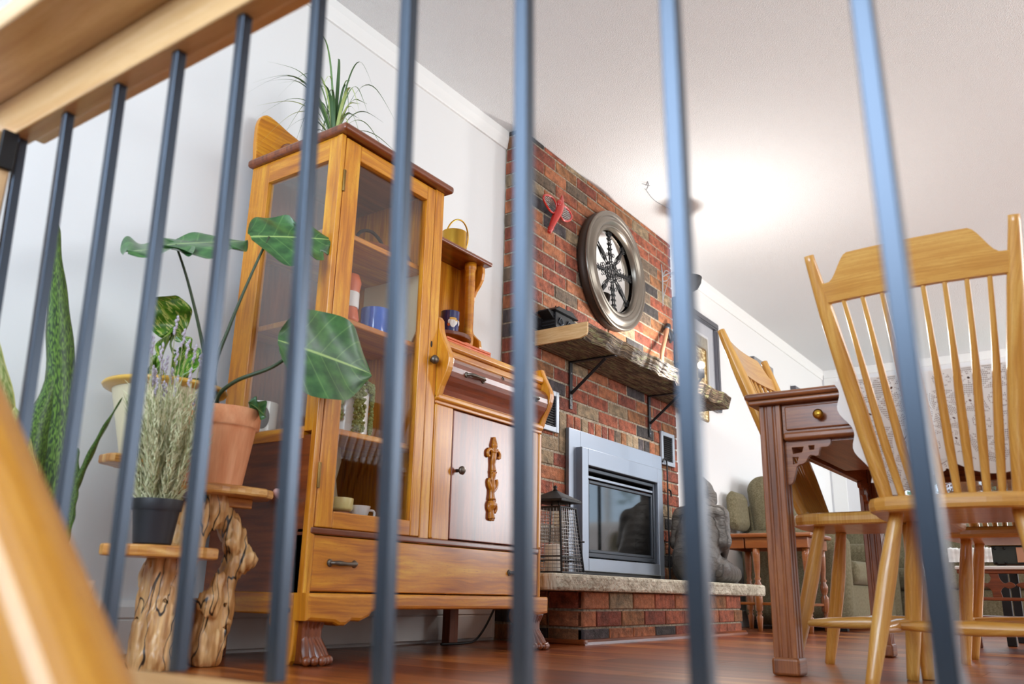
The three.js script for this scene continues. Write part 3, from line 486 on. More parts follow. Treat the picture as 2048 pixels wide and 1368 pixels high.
  { // applied carving: a jointed stalk with scrolls and leaves
    const cx = 2.436, zf = ZC - 0.002, g = [];
    const B = (p, r, s = 8, n = 14) => g.push(bar(p.map((q) => [cx + q[0], q[1], zf + (q[2] ?? 0.006)]), r, s, n));
    B([[0, 0.728], [0.002, 0.70], [0, 0.67]], [0.005, 0.009, 0.013, 0.010, 0.012]); B([[0, 0.675], [-0.004, 0.63], [-0.001, 0.605]], [0.011, 0.012, 0.009, 0.012]);
    B([[-0.001, 0.60], [-0.004, 0.56], [-0.006, 0.52], [-0.004, 0.505]], [0.012, 0.009, 0.013, 0.010, 0.014]); B([[-0.005, 0.50], [-0.008, 0.47], [-0.004, 0.44]], [0.014, 0.017, 0.010, 0.012, 0.014]);
    for (const s of [-1, 1]) { B([[0, 0.668], [s * 0.022, 0.682], [s * 0.036, 0.672], [s * 0.034, 0.656], [s * 0.025, 0.658]], [0.007, 0.0065, 0.006, 0.006, 0.005], 8, 20); B([[0, 0.535], [s * 0.016, 0.55], [s * 0.024, 0.57], [s * 0.020, 0.578]], [0.008, 0.008, 0.005], 8, 14); B([[0, 0.485], [s * 0.014, 0.492], [s * 0.020, 0.476], [s * 0.012, 0.462]], [0.008, 0.008, 0.006], 8, 14); }
    B([[-0.012, 0.603], [0.012, 0.603]], 0.008, 8, 2); B([[-0.013, 0.504], [0.011, 0.504]], 0.008, 8, 2); B([[-0.014, 0.439], [0.008, 0.439]], 0.006, 8, 2);
    part('carving', g, M.honey, rd, 'carved wooden scroll ornament');
  }
  // rails, long drawer, apron
  part('rail', [bx(1.614, 0.336, 0.42, 2.74, 0.354, ZC + 0.003, 0.005, 0, 2)], M.cherry, cab);
  const ld = part('long_drawer', [bx(1.632, 0.186, 0.30, 2.735, 0.334, ZC - 0.001, 0.004, 0, 2)], M.honey, cab);
  pull(1.742, 0.262, ZC - 0.001, 0, ld); pull(2.60, 0.262, ZC - 0.001, 0, ld);
  part('stile', [bx(1.614, 0.14, 0.42, 1.632, 0.336, ZC, 0.003, 1)], M.honey, cab);
  part('apron', [ext([[1.600, 0.182], [2.768, 0.182], [2.770, 0.170], [2.768, 0.125], [2.70, 0.118], [2.66, 0.126], [2.645, 0.140], [1.87, 0.140], [1.845, 0.132], [1.835, 0.120], [1.80, 0.108], [1.765, 0.11], [1.745, 0.098], [1.72, 0.098], [1.70, 0.106], [1.604, 0.112]], 0.44, 0.505, 'xy', 0.010, 0)], M.honey, cab);
  part('side_apron', [bx(1.606, 0.125, ZB, 1.63, 0.182, 0.44, 0.006, 2, 2)], M.honey, cab);
  // carved paw feet in front, plain bracket feet behind
  for (const [fx, s] of [[1.655, 1], [2.725, 1]]) {
    const g = [];
    for (let k = 0; k < 5; k++) { const a = lerp(-0.032, 0.032, k / 4); g.push(bar([[fx + a, 0.125, 0.485 - Math.abs(a) * 0.2], [fx + a * 0.7, 0.075, 0.468], [fx + a * 0.95, 0.035, 0.492 - Math.abs(a) * 0.3], [fx + a * 1.15, 0.012, 0.512 - Math.abs(a) * 0.5]], [0.011, 0.0085, 0.010, 0.0125, 0.010], 8, 18)); const b = new THREE.SphereGeometry(0.0125, 10, 8); b.translate(fx + a * 1.2, 0.0128, 0.516 - Math.abs(a) * 0.5); g.push(uvm(flat(b))); }
    g.push(bx(fx - 0.034, 0.0006, 0.43, fx + 0.034, 0.12, 0.478, 0.012, 1, 2));
    part('paw_foot', g, M.cherry, cab, 'carved reddish paw foot');
    const sp = smoothPts([[0.36, 0.14], [0.35, 0.10], [0.385, 0.07], [0.395, 0.02], [0.40, 0.0006], [0.445, 0.0006], [0.452, 0.06], [0.445, 0.14]], 30);
    part('foot_bracket', [ext(sp, fx < 2 ? 1.606 : 2.735, fx < 2 ? 1.626 : 2.755, 'zy', 0.004, 1)], M.honey, cab);
  }
  for (const bxx of [1.615, 2.69]) part('back_foot', [bx(bxx, 0.0006, 0.068, bxx + 0.055, 0.14, 0.105, 0.004, 1)], M.cabinetDark, cab);
  // open upper shelf on the right
  part('upper_back', [bx(2.105, 1.012, ZB - 0.010, 2.757, 1.556, ZB + 0.004, 0.001, 1)], M.honey, cab);
  part('upper_side', [ext(smoothPts([[ZB, 1.556], [0.165, 1.556], [0.168, 1.49], [0.125, 1.42], [0.12, 1.26], [0.165, 1.21], [0.16, 1.16], [0.118, 1.10], [0.15, 1.014], [ZB, 1.013]], 50), 2.738, 2.756, 'zy', 0.003, 1)], M.honey, cab);
  part('upper_shelf', [bx(2.106, 1.557, ZB - 0.012, 2.786, 1.577, 0.192, 0.008, 0, 3)], M.cherry, cab, 'dark open top shelf');
  part('column', [lathe([[0, 1.013], [0.026, 1.013], [0.027, 1.03], [0.019, 1.045], [0.020, 1.18], [0.023, 1.20], [0.023, 1.22], [0.0195, 1.24], [0.021, 1.40], [0.022, 1.52], [0.026, 1.535], [0.026, 1.556], [0, 1.556]], 24, [2.70, 0, 0.135])], M.honey, cab);
  { const c = []; for (let i = 0; i <= 20; i++) { const a = Math.PI * i / 20; c.push([2.605 + Math.cos(a) * 0.125, 0.06 + Math.sin(a) * 0.135]); } part('half_round_shelf', [ext([...c, [2.48, 0.05], [2.73, 0.05]], 1.190, 1.208, 'xz', 0.004, 0)], M.cherry, cab); }
}
// ---------------------------------------------------------------- what stands on and in the cabinet
const cup = (r, h, t = 0.003, taper = 1) => [[0, 0], [r * 0.86 * taper, 0], [r * 0.94 * taper, 0.006], [r, h], [r - t, h], [r * 0.9 * taper - t, 0.008], [0, 0.008]];
{
  const k = thing('watering_can', 'small brass pail with a tall round hoop handle on the open top shelf', 'pail', [2.605, 1.5775, 0.115]);
  part('body', lathe([[0, 0], [0.052, 0], [0.054, 0.003], [0.054, 0.092], [0.051, 0.092], [0.051, 0.004], [0, 0.004]], 40, [2.605, 1.5775, 0.115]), M.brass, k);
  const p = []; for (let i = 0; i <= 28; i++) { const a = -0.55 + (Math.PI + 1.1) * i / 28; p.push([2.628 + Math.cos(a) * 0.072, 1.652 + Math.sin(a) * 0.082, 0.11 + 0.02 * Math.sin(a)]); }
  part('handle', bar(p, 0.0035, 8, 60), M.brass, k);
}
{
  const c = [2.60, 1.2085, 0.115], k = thing('mug', 'dark blue glazed mug with a pale flower motif on the half-round shelf', 'mug', c);
  part('body', lathe([[0, 0], [0.034, 0], [0.037, 0.006], [0.040, 0.10], [0.037, 0.10], [0.034, 0.008], [0, 0.008]], 40, c), M.navy, k);
  const fl = []; const put = (a, y, rx, ry, m) => { const g = new THREE.SphereGeometry(1, 12, 8); g.scale(rx, ry, 0.0012); g.rotateY(0); g.translate(0, 0, 0.0385); g.rotateY(a); g.translate(c[0], c[1] + y, c[2]); fl.push([uvm(flat(g)), m]); };
  put(-0.55, 0.044, 0.014, 0.018, M.white); put(-0.85, 0.050, 0.010, 0.012, M.white); put(-0.25, 0.050, 0.010, 0.012, M.white); put(-0.55, 0.064, 0.016, 0.006, M.yellow); put(-1.0, 0.038, 0.006, 0.008, M.orange); put(-0.1, 0.056, 0.008, 0.006, M.yellow); put(0.35, 0.05, 0.008, 0.012, M.white);
  part('white_motif', fl.filter((f) => f[1] === M.white).map((f) => f[0]), M.white, k); part('yellow_motif', fl.filter((f) => f[1] === M.yellow).map((f) => f[0]), M.yellow, k); part('orange_motif', fl.filter((f) => f[1] === M.orange).map((f) => f[0]), M.orange, k);
  part('handle', bar([[c[0] + 0.036, c[1] + 0.08, c[2] - 0.01], [c[0] + 0.062, c[1] + 0.078, c[2] - 0.018], [c[0] + 0.064, c[1] + 0.035, c[2] - 0.018], [c[0] + 0.036, c[1] + 0.025, c[2] - 0.01]], 0.005, 8, 24), M.navy, k);
}
{
  const k = thing('photo_frame', 'narrow picture in a thin black metal frame beside the blue mug', 'picture', [2.43, 1.0125, 0.11]);
  part('print', bx(2.385, 1.13, 0.108, 2.47, 1.36, 0.112, 0.001), M.matPale, k);
  const black = [[2.38, 1.12, 2.386, 1.375], [2.469, 1.12, 2.475, 1.375], [2.38, 1.37, 2.475, 1.376], [2.38, 1.118, 2.475, 1.124]].map((b) => bx(b[0], b[1], 0.104, b[2], b[3], 0.118, 0.001));
  part('frame', [...black, bx(2.40, 1.0128, 0.10, 2.455, 1.12, 0.116, 0.003)], M.black, k);
  part('drawing', [ext([[2.425, 1.36], [2.468, 1.36], [2.468, 1.29], [2.45, 1.31]], 0.1121, 0.113, 'xy', 0), bx(2.40, 1.14, 0.1121, 2.435, 1.21, 0.113, 0), bar([[2.43, 1.19, 0.113], [2.45, 1.2, 0.113], [2.468, 1.19, 0.113]], 0.002, 5, 8)], M.black, k);
}
{
  const k = thing('tray', 'flat orange wooden tray lying along the front of the desk top', 'tray', [2.43, 1.0125, 0.45]);
  part('base', bx(2.14, 1.0125, 0.36, 2.395, 1.022, 0.487, 0.004), M.orange, k);
  part('lip', [bx(2.14, 1.022, 0.479, 2.395, 1.031, 0.487, 0.003), xf(new THREE.SphereGeometry(0.018, 14, 8), { p: [2.265, 1.025, 0.478], s: [1.6, 0.7, 0.4] })].map((g) => uvm(flat(g))), M.orange, k);
}
{ // trailing spider plant on the very top
  const b = [1.78, 1.5785, 0.24], k = thing('spider_plant', 'arching grassy spider plant on top of the glass cabinet', 'plant', b);
  part('pot', lathe([[0, 0], [0.04, 0], [0.052, 0.085], [0.048, 0.085], [0.04, 0.01], [0, 0.01]], 24, b), M.clay, k);
  part('soil', lathe([[0, 0.07], [0.047, 0.07], [0.046, 0.074], [0, 0.078]], 16, b), M.soil, k);
  const rr = mulberry(77);
  function blade(az, len, rise, droop, w, mat) {
    const dx = Math.cos(az), dz = Math.sin(az) * 0.8;
    const P = (t) => { const r = len * (t * 0.75 + 0.25 * t * t), y = rise * (1 - Math.pow(1 - Math.min(1, t * 1.35), 2)) - droop * Math.pow(t, 2.6); return V(b[0] + dx * r, b[1] + 0.075 + y, b[2] + dz * r); };
    const g = grid(16, 2, (t, v) => { const p = P(t), q = P(Math.min(1, t + 0.02)).sub(P(Math.max(0, t - 0.02))).normalize(), s = q.clone().cross(V(0, 1, 0.01)).normalize(), ww = w * (0.25 + 0.75 * Math.sin(Math.PI * Math.min(1, t * 0.85 + 0.15))) * (1 - 0.85 * t); const o = (v - 0.5) * 2; p.addScaledVector(s, o * ww).add(V(0, Math.abs(o) * ww * 0.4, 0)); return [p.x, p.y, p.z]; });
    part('leaf', g, mat, k);
  }
  const mats = [M.grass, M.grassDark, M.grassPale];
  for (let i = 0; i < 34; i++) blade(rr() * 6.283, 0.13 + rr() * 0.26, 0.12 + rr() * 0.24, 0.05 + rr() * 0.24, 0.004 + rr() * 0.004, mats[Math.floor(rr() * 3)]);
  blade(-1.4, 0.03, 0.36, 0.0, 0.010, M.grassDark); blade(1.2, 0.05, 0.26, 0.0, 0.009, M.grass); blade(0.3, 0.12, 0.22, 0.0, 0.011, M.grass); blade(2.6, 0.16, 0.18, 0.02, 0.009, M.grassDark); blade(0.9, 0.09, 0.18, 0.0, 0.012, M.grassPale); blade(0.1, 0.10, 0.16, 0.0, 0.011, M.grassDark);
}
{ // inside: top shelf
  const k = thing('basket', 'small dark bowl-shaped basket on the upper shelf behind glass', 'basket', [1.93, 1.2605, 0.30]);
  part('body', lathe([[0, 0], [0.05, 0], [0.08, 0.05], [0.075, 0.05], [0.05, 0.006], [0, 0.006]], 24, [1.93, 1.2605, 0.30]), M.cherry, k);
  part('hoop', bar([[1.853, 1.31, 0.30], [1.88, 1.36, 0.30], [1.93, 1.38, 0.30], [1.98, 1.36, 0.30], [2.007, 1.31, 0.30]], 0.006, 8, 20), M.black, k);
  const o = thing('ornament', 'small orange ball-shaped ornament on the upper cabinet shelf', 'ornament', [2.035, 1.2605, 0.36]);
  part('ball', lathe([[0, 0], [0.012, 0], [0.026, 0.014], [0.029, 0.032], [0.022, 0.05], [0.008, 0.058], [0, 0.058]], 20, [2.035, 1.2605, 0.36]), M.copper, o); part('stalk', bar([[2.035, 1.318, 0.36], [2.04, 1.335, 0.36]], 0.003, 6, 4), M.brassOld, o);
  // middle shelf
  const c = [1.935, 0.9855, 0.345], q = thing('candle_jar', 'cobalt blue glass candle jar on the middle cabinet shelf', 'candle', c);
  part('jar', lathe([[0, 0], [0.045, 0], [0.049, 0.006], [0.049, 0.10], [0.045, 0.10], [0.045, 0.008], [0, 0.008]], 36, c), M.blueGlass, q);
  part('wax', lathe([[0, 0.008], [0.0445, 0.008], [0.0445, 0.06], [0, 0.06]], 24, c), M.candle, q);
  const f = [1.775, 0.9855, 0.385], g = thing('figurine', 'orange and white ceramic figurine behind the cabinet glass', 'figurine', f);
  part('body', lathe([[0, 0], [0.03, 0], [0.034, 0.02], [0.026, 0.06], [0.028, 0.10], [0.034, 0.14], [0.026, 0.165], [0, 0.17]], 24, f), M.orange, g);
  part('band', xf(lathe([[0.0285, 0], [0.0305, 0.002], [0.0305, 0.05], [0.028, 0.052]], 24), { p: [f[0], f[1] + 0.055, f[2]] }), M.white, g);
  const n = thing('card', 'plain cream card with a rounded corner leaning inside the bookcase', 'card', [2.07, 0.9855, 0.28]);
  const cs = shapeOf([[0.15, 0.9865], [0.34, 0.9865], [0.385, 1.0], [0.41, 1.04], [0.41, 1.255], [0.15, 1.255]]);
  part('card', [ext(cs, 2.066, 2.072, 'zy', 0.001), bx(2.073, 0.986, 0.26, 2.081, 1.05, 0.30, 0.001)], M.cream, n);
  // third shelf: white pot with string of pearls, mug at the side glass
  const w = [1.855, 0.6455, 0.345], p = thing('trailing_plant', 'white cylinder pot with trailing string-of-pearls behind the glass door', 'plant', w);
  part('pot', lathe([[0, 0], [0.052, 0], [0.055, 0.004], [0.055, 0.165], [0.051, 0.165], [0.051, 0.02], [0, 0.02]], 40, w), M.white, p);
  const rr = mulberry(31), bead = new THREE.IcosahedronGeometry(0.0062, 0);
  for (const [az, len, wd] of [[1.9, 0.155, 0.55], [0.75, 0.16, 0.25], [2.9, 0.12, 0.3], [1.2, 0.03, 0.6], [2.4, 0.05, 0.4]]) {
    const s = []; for (let i = 0; i < len * 1000; i++) { const a = az + (rr() - 0.5) * wd, y = 0.168 - rr() * len, r = 0.0605 + rr() * 0.007; s.push(xf(bead, { p: [w[0] + Math.cos(a) * r, w[1] + y, w[2] + Math.sin(a) * r], r: [rr() * 3, rr() * 3, 0], s: 0.7 + rr() * 0.6 })); }
    const m = part('strand', s.map((e) => flat(e)), M.beads, p); m.userData.kind = 'stuff';
  }
  const tp = []; for (let i = 0; i < 120; i++) { const a = rr() * 6.28, r = Math.sqrt(rr()) * 0.05; tp.push(flat(xf(bead, { p: [w[0] + Math.cos(a) * r, w[1] + 0.163 + rr() * 0.02, w[2] + Math.sin(a) * r], s: 0.8 + rr() * 0.6 }))); }
  const tm = part('pearls', tp, M.beads, p); tm.userData.kind = 'stuff';
  const mg = [1.70, 0.6455, 0.105], m2 = thing('mug', 'large white mug with a dark oval print at the side glass', 'mug', mg);
  part('body', lathe([[0, 0], [0.048, 0], [0.052, 0.006], [0.053, 0.105], [0.049, 0.105], [0.047, 0.008], [0, 0.008]], 36, mg), M.white, m2);
  const ov = new THREE.SphereGeometry(1, 14, 10); ov.scale(0.022, 0.036, 0.0012); ov.translate(0, 0, 0.0525); ov.rotateY(-0.55); ov.translate(mg[0], mg[1] + 0.052, mg[2]); part('oval_print', uvm(flat(ov)), M.bronzeDark, m2);
  const ov2 = new THREE.SphereGeometry(1, 14, 10); ov2.scale(0.009, 0.012, 0.0012); ov2.translate(0, 0, 0.0532); ov2.rotateY(-0.52); ov2.translate(mg[0], mg[1] + 0.06, mg[2]); part('pale_print', uvm(flat(ov2)), M.cream, m2);
  // floor of the bookcase
  const vs = [1.875, 0.3955, 0.24], v = thing('vase', 'tall beige stoneware bottle vase low in the cabinet', 'vase', vs);
  part('body', lathe([[0, 0], [0.045, 0], [0.05, 0.03], [0.036, 0.09], [0.03, 0.13], [0.042, 0.19], [0.036, 0.235], [0.018, 0.25], [0.014, 0.25], [0, 0.24]], 28, vs), std({ color: hex(0xb3a68a), roughness: 0.6 }), v);
  const yb = [1.805, 0.3955, 0.37], y = thing('bowl', 'pale yellow bowl on a pinkish foot at the cabinet bottom', 'bowl', yb);
  part('foot', lathe([[0, 0], [0.034, 0], [0.038, 0.018], [0, 0.018]], 24, yb), std({ color: hex(0xc98a72), roughness: 0.5 }), y);
  part('body', lathe([[0, 0.018], [0.040, 0.018], [0.047, 0.028], [0.048, 0.058], [0.045, 0.058], [0.042, 0.024], [0, 0.022]], 30, yb), M.paleYellow, y);
  const cp = [1.885, 0.3955, 0.375], cc = thing('teacup', 'low white teacup beside the yellow bowl', 'cup', cp);
  part('body', lathe([[0, 0], [0.024, 0], [0.030, 0.006], [0.040, 0.042], [0.037, 0.042], [0.028, 0.01], [0, 0.008]], 30, cp), M.white, cc);
  part('handle', bar([[cp[0] + 0.034, cp[1] + 0.032, cp[2] + 0.008], [cp[0] + 0.058, cp[1] + 0.030, cp[2] + 0.014], [cp[0] + 0.056, cp[1] + 0.010, cp[2] + 0.014], [cp[0] + 0.030, cp[1] + 0.010, cp[2] + 0.008]], 0.004, 8, 16), M.white, cc);
}
tag(part('cable', bar([[3.0, 0.14, 0.095], [2.974, 0.115, 0.1], [2.91, 0.057, 0.11], [2.82, 0.012, 0.13], [2.72, 0.006, 0.15], [2.60, 0.006, 0.14]], 0.0045, 8, 40), M.black), 'thin black cable drooping from the chimney behind the cabinet', 'cable');
{
  const h = thing('baseboard_heater', 'long white baseboard heater along the left wall behind the cabinet', 'heater', [1.8, 0.014, 0.03]);
  part('casing', ext([[0.001, 0.014], [0.035, 0.014], [0.035, 0.10], [0.030, 0.104], [0.035, 0.108], [0.030, 0.135], [0.012, 0.152], [0.001, 0.152]], 0.62, 3.06, 'zy', 0), M.heater, h);
  part('end_cap', [bx(0.60, 0.012, 0.001, 0.62, 0.154, 0.037, 0.003)], M.heater, h); part('end_cap', [bx(3.06, 0.012, 0.001, 3.08, 0.154, 0.037, 0.003)], M.heater, h);
  part('bracket', [bx(0.8, 0.0006, 0.002, 0.83, 0.014, 0.03, 0), bx(2.4, 0.0006, 0.002, 2.43, 0.014, 0.03, 0)], M.dark, h);
}
// ---------------------------------------------------------------- driftwood plant stand and its plants
const stand = thing('plant_stand', 'varnished driftwood stump stand with three live-edge wooden tiers', 'stand', [1.36, 0, 0.3]);
{
  const ridge = (x, y, z) => 0.0075 * n3(x * 34, y * 7, z * 34) + 0.004 * n3(x * 70, y * 22, z * 70);
  const caps = [
    [[1.265, 0.03, 0.35], [1.285, 0.24, 0.33], 0.052, 0.044], [[1.30, 0.03, 0.37], [1.325, 0.14, 0.355], 0.034, 0.026], [[1.325, 0.12, 0.35], [1.30, 0.25, 0.34], 0.026, 0.04],
    [[1.425, 0.03, 0.34], [1.445, 0.13, 0.33], 0.042, 0.046], [[1.445, 0.13, 0.33], [1.485, 0.245, 0.335], 0.038, 0.024], [[1.485, 0.245, 0.335], [1.512, 0.262, 0.345], 0.026, 0.030], [[1.50, 0.27, 0.345], [1.47, 0.345, 0.32], 0.024, 0.026],
    [[1.47, 0.345, 0.32], [1.42, 0.42, 0.30], 0.026, 0.034], [[1.42, 0.41, 0.30], [1.36, 0.30, 0.28], 0.034, 0.05], [[1.36, 0.30, 0.28], [1.29, 0.22, 0.31], 0.05, 0.04], [[1.36, 0.02, 0.26], [1.36, 0.34, 0.26], 0.05, 0.055],
    [[1.36, 0.36, 0.25], [1.30, 0.47, 0.19], 0.04, 0.03], [[1.405, 0.165, 0.365], [1.418, 0.21, 0.37], 0.022, 0.014], [[1.39, 0.14, 0.37], [1.40, 0.165, 0.375], 0.018, 0.016], [[1.475, 0.32, 0.335], [1.462, 0.30, 0.35], 0.024, 0.02],
  ];
  const g = sdfMesh(caps, { res: 84, k: 0.022, noise: ridge, cut: (s, x, y, z) => Math.max(s, -(y - 0.001)) });
  const p = g.attributes.position, uv = new Float32Array(p.count * 2); for (let i = 0; i < p.count; i++) { uv[2 * i] = p.getY(i); uv[2 * i + 1] = 0.75 * p.getX(i) + 0.6 * p.getZ(i); } g.setAttribute('uv', new THREE.BufferAttribute(uv, 2));
  part('trunk', g, M.drift, stand, 'gnarled honey driftwood root with dark veins');
  const slabShape = (cx, cz, rx, rz, s) => { const o = []; for (let i = 0; i < 40; i++) { const a = i / 40 * 6.2832, w = 1 + 0.10 * n2(Math.cos(a) * 1.4 + s, Math.sin(a) * 1.4) + 0.03 * n2(Math.cos(a) * 6 + s, Math.sin(a) * 6); o.push([cx + Math.cos(a) * rx * w, cz + Math.sin(a) * rz * w]); } return o; };
  part('tier', ext(slabShape(1.245, 0.375, 0.145, 0.085, 2), 0.256, 0.283, 'xz', 0.005, 0), M.slab, stand);
  part('tier', ext(slabShape(1.445, 0.305, 0.145, 0.10, 5), 0.424, 0.449, 'xz', 0.007, 0), M.slab, stand);
  part('tier', ext(slabShape(1.30, 0.185, 0.13, 0.085, 9), 0.489, 0.512, 'xz', 0.005, 0), M.slab, stand);
  part('cleat', bx(1.42, 0.398, 0.29, 1.53, 0.424, 0.33, 0.003), M.slab, stand);
}
{ // small shell ornament at the tip of the upper tier
  const k = thing('shell', 'small pink and white shell ornament on the tip of the upper tier', 'shell', [1.578, 0.40, 0.34]);
  const g = new THREE.SphereGeometry(0.026, 18, 12); g.scale(1, 0.8, 0.8); g.translate(1.602, 0.424, 0.385); part('body', uvm(flat(g)), M.shell, k);
  const e = new THREE.SphereGeometry(0.018, 14, 10); e.scale(1.4, 0.7, 0.7); e.rotateZ(-0.5); e.translate(1.578, 0.440, 0.382); part('ear', uvm(flat(e)), M.shellPink, k);
  const d = new THREE.SphereGeometry(0.006, 10, 8); d.translate(1.612, 0.43, 0.404); part('eye', uvm(flat(d)), M.black, k);
}
const heart = (s) => 0.5 * Math.sqrt(Math.max(0, 1 - ((s - 0.30) / (s < 0.30 ? 0.58 : 0.72)) ** 2)) * (s > 0.6 ? 1 - 0.55 * ((s - 0.6) / 0.4) ** 2 : 1);
// leaf from its base, tip and one side point; s runs from the lobes (-0.28) to the tip (1)
function heartLeaf(b, tip, side, { fold = 0.12, droop = 0.12, notch = true, split = [] } = {}) {
  const B = V(...b), L = V(...tip).sub(B), S = V(...side).sub(B); S.addScaledVector(L, -S.dot(L) / L.lengthSq()); const len = L.length(), sw = S.length(); const Ld = L.clone().normalize(), Sd = S.clone().normalize(), N = Ld.clone().cross(Sd).normalize(); if (N.y < 0) N.negate();
  const s0 = -0.26;
  return grid(30, 16, (u, v) => {
    const s = lerp(s0, 1, u), t = v * 2 - 1; let w = heart(s) * 2; let off = 0;
    if (notch && s < 0) { const gap = 0.22 * smooth(0, s0, s); off = gap * Math.sign(t) * Math.min(1, Math.abs(t) * 3); }
    let x = t * w * (1 - 0.0) ; if (notch && s < 0) x = Math.sign(t) * lerp(0.30 * smooth(-0.02, s0, s), 1, Math.abs(t)) * w;
    for (const [sp, sd, dp] of split) if (Math.sign(t) === sd) { const e = Math.exp(-(((s - sp - 0.16 * Math.abs(t)) / 0.035) ** 2)); x *= 1 - dp * e * smooth(0.35, 1, Math.abs(t)); }
    const bend = fold * Math.abs(x) * sw - droop * len * s * s + 0.012 * Math.sin(s * 9 + t * 3) * Math.abs(t);
    const p = B.clone().addScaledVector(Ld, s * len).addScaledVector(Sd, x * sw).addScaledVector(N, bend);
    return [p.x, p.y, p.z];
  }, (u, v) => [u, v]);
}
{
  const c = [1.418, 0.4495, 0.30], k = thing('monstera', 'monstera with broad heart-shaped leaves in a terracotta pot on the upper tier', 'plant', c);
  part('pot', lathe([[0, 0], [0.072, 0], [0.074, 0.003], [0.095, 0.155], [0.104, 0.157], [0.106, 0.205], [0.098, 0.205], [0.090, 0.16], [0.068, 0.012], [0, 0.012]], 44, c), M.clay, k, 'matte orange terracotta flower pot');
  part('soil', lathe([[0, 0.17], [0.089, 0.17], [0.06, 0.182], [0, 0.185]], 24, c), M.soil, k);
  const leaf = (name, g) => part(name, g, M.leaf, k);
  leaf('leaf', heartLeaf([1.475, 0.818, 0.525], [1.718, 0.796, 0.570], [1.512, 0.942, 0.52], { fold: 0.10, droop: 0.06, notch: false }));
  leaf('leaf', heartLeaf([1.418, 1.145, 0.42], [1.618, 1.205, 0.47], [1.448, 1.240, 0.385], { fold: -0.10, droop: 0.06, split: [[0.35, 1, 0.6], [0.3, -1, 0.5], [0.62, -1, 0.5]] }));
  leaf('leaf', heartLeaf([1.205, 1.070, 0.31], [1.405, 1.150, 0.335], [1.205, 1.118, 0.215], { fold: -0.06, droop: 0.02, split: [[0.4, -1, 0.5]] }));
  leaf('leaf', heartLeaf([1.19, 1.048, 0.325], [1.038, 0.985, 0.37], [1.16, 1.07, 0.26], { fold: 0.10, droop: 0.06, notch: false }));
  leaf('leaf', heartLeaf([1.44, 0.665, 0.40], [1.47, 0.64, 0.43], [1.42, 0.69, 0.41], { fold: 0.2, droop: 0.2, notch: false }));
  for (const [p, r] of [[[[1.40, 0.63, 0.32], [1.363, 0.675, 0.35], [1.361, 0.711, 0.42], [1.413, 0.752, 0.50], [1.476, 0.816, 0.524]], [0.006, 0.0055, 0.005, 0.004]], [[[1.405, 0.63, 0.31], [1.359, 0.754, 0.33], [1.368, 0.879, 0.36], [1.395, 1.073, 0.415], [1.418, 1.144, 0.42]], [0.006, 0.005, 0.004, 0.0035]], [[[1.40, 0.63, 0.30], [1.366, 0.70, 0.30], [1.325, 0.818, 0.31], [1.247, 0.979, 0.32], [1.204, 1.068, 0.312]], [0.006, 0.005, 0.004, 0.003]]]) part('petiole', bar(p, r, 8, 40), M.stemDark, k);
}
{
  const c = [1.315, 0.5125, 0.185], k = thing('pothos', 'twisting pothos in a cream pot with a yellow rim on the highest tier', 'plant', c);
  part('pot', lathe([[0, 0], [0.088, 0], [0.092, 0.004], [0.136, 0.185], [0.128, 0.185], [0.086, 0.01], [0, 0.01]], 44, c), M.cream, k);
  part('rim', lathe([[0.128, 0.183], [0.138, 0.181], [0.158, 0.188], [0.162, 0.194], [0.157, 0.200], [0.134, 0.197], [0.128, 0.192]], 44, c), M.yellow, k, 'flared yellow pot rim');
  part('soil', lathe([[0, 0.15], [0.117, 0.15], [0.08, 0.16], [0, 0.162]], 24, c), M.soil, k);
  const L = (b, t, s, o) => part('leaf', heartLeaf(b, t, s, { notch: false, ...o }), M.pothos, k);
  L([1.308, 0.888, 0.2], [1.215, 0.945, 0.21], [1.30, 0.955, 0.23], { fold: -0.25, droop: 0.25 });
  L([1.312, 0.866, 0.2], [1.368, 0.822, 0.21], [1.345, 0.862, 0.2], { fold: 0.3, droop: 0.1 });
  L([1.362, 0.818, 0.2], [1.325, 0.738, 0.22], [1.372, 0.765, 0.23], { fold: 0.35, droop: 0.1 });
  L([1.262, 0.725, 0.22], [1.294, 0.876, 0.2], [1.262, 0.80, 0.23], { fold: 0.5, droop: 0.0 });
  L([1.25, 0.70, 0.21], [1.275, 0.80, 0.19], [1.238, 0.75, 0.2], { fold: 0.4, droop: 0.1 });
  L([1.37, 0.70, 0.21], [1.395, 0.755, 0.2], [1.36, 0.73, 0.22], { fold: 0.4, droop: 0.1 });
  for (const p of [[[1.32, 0.67, 0.19], [1.33, 0.77, 0.2], [1.30, 0.83, 0.2], [1.308, 0.888, 0.2]], [[1.35, 0.67, 0.2], [1.352, 0.80, 0.2], [1.30, 0.825, 0.2], [1.312, 0.868, 0.2]]]) part('stem', bar(p, 0.0025, 6, 30), M.stem, k);
}
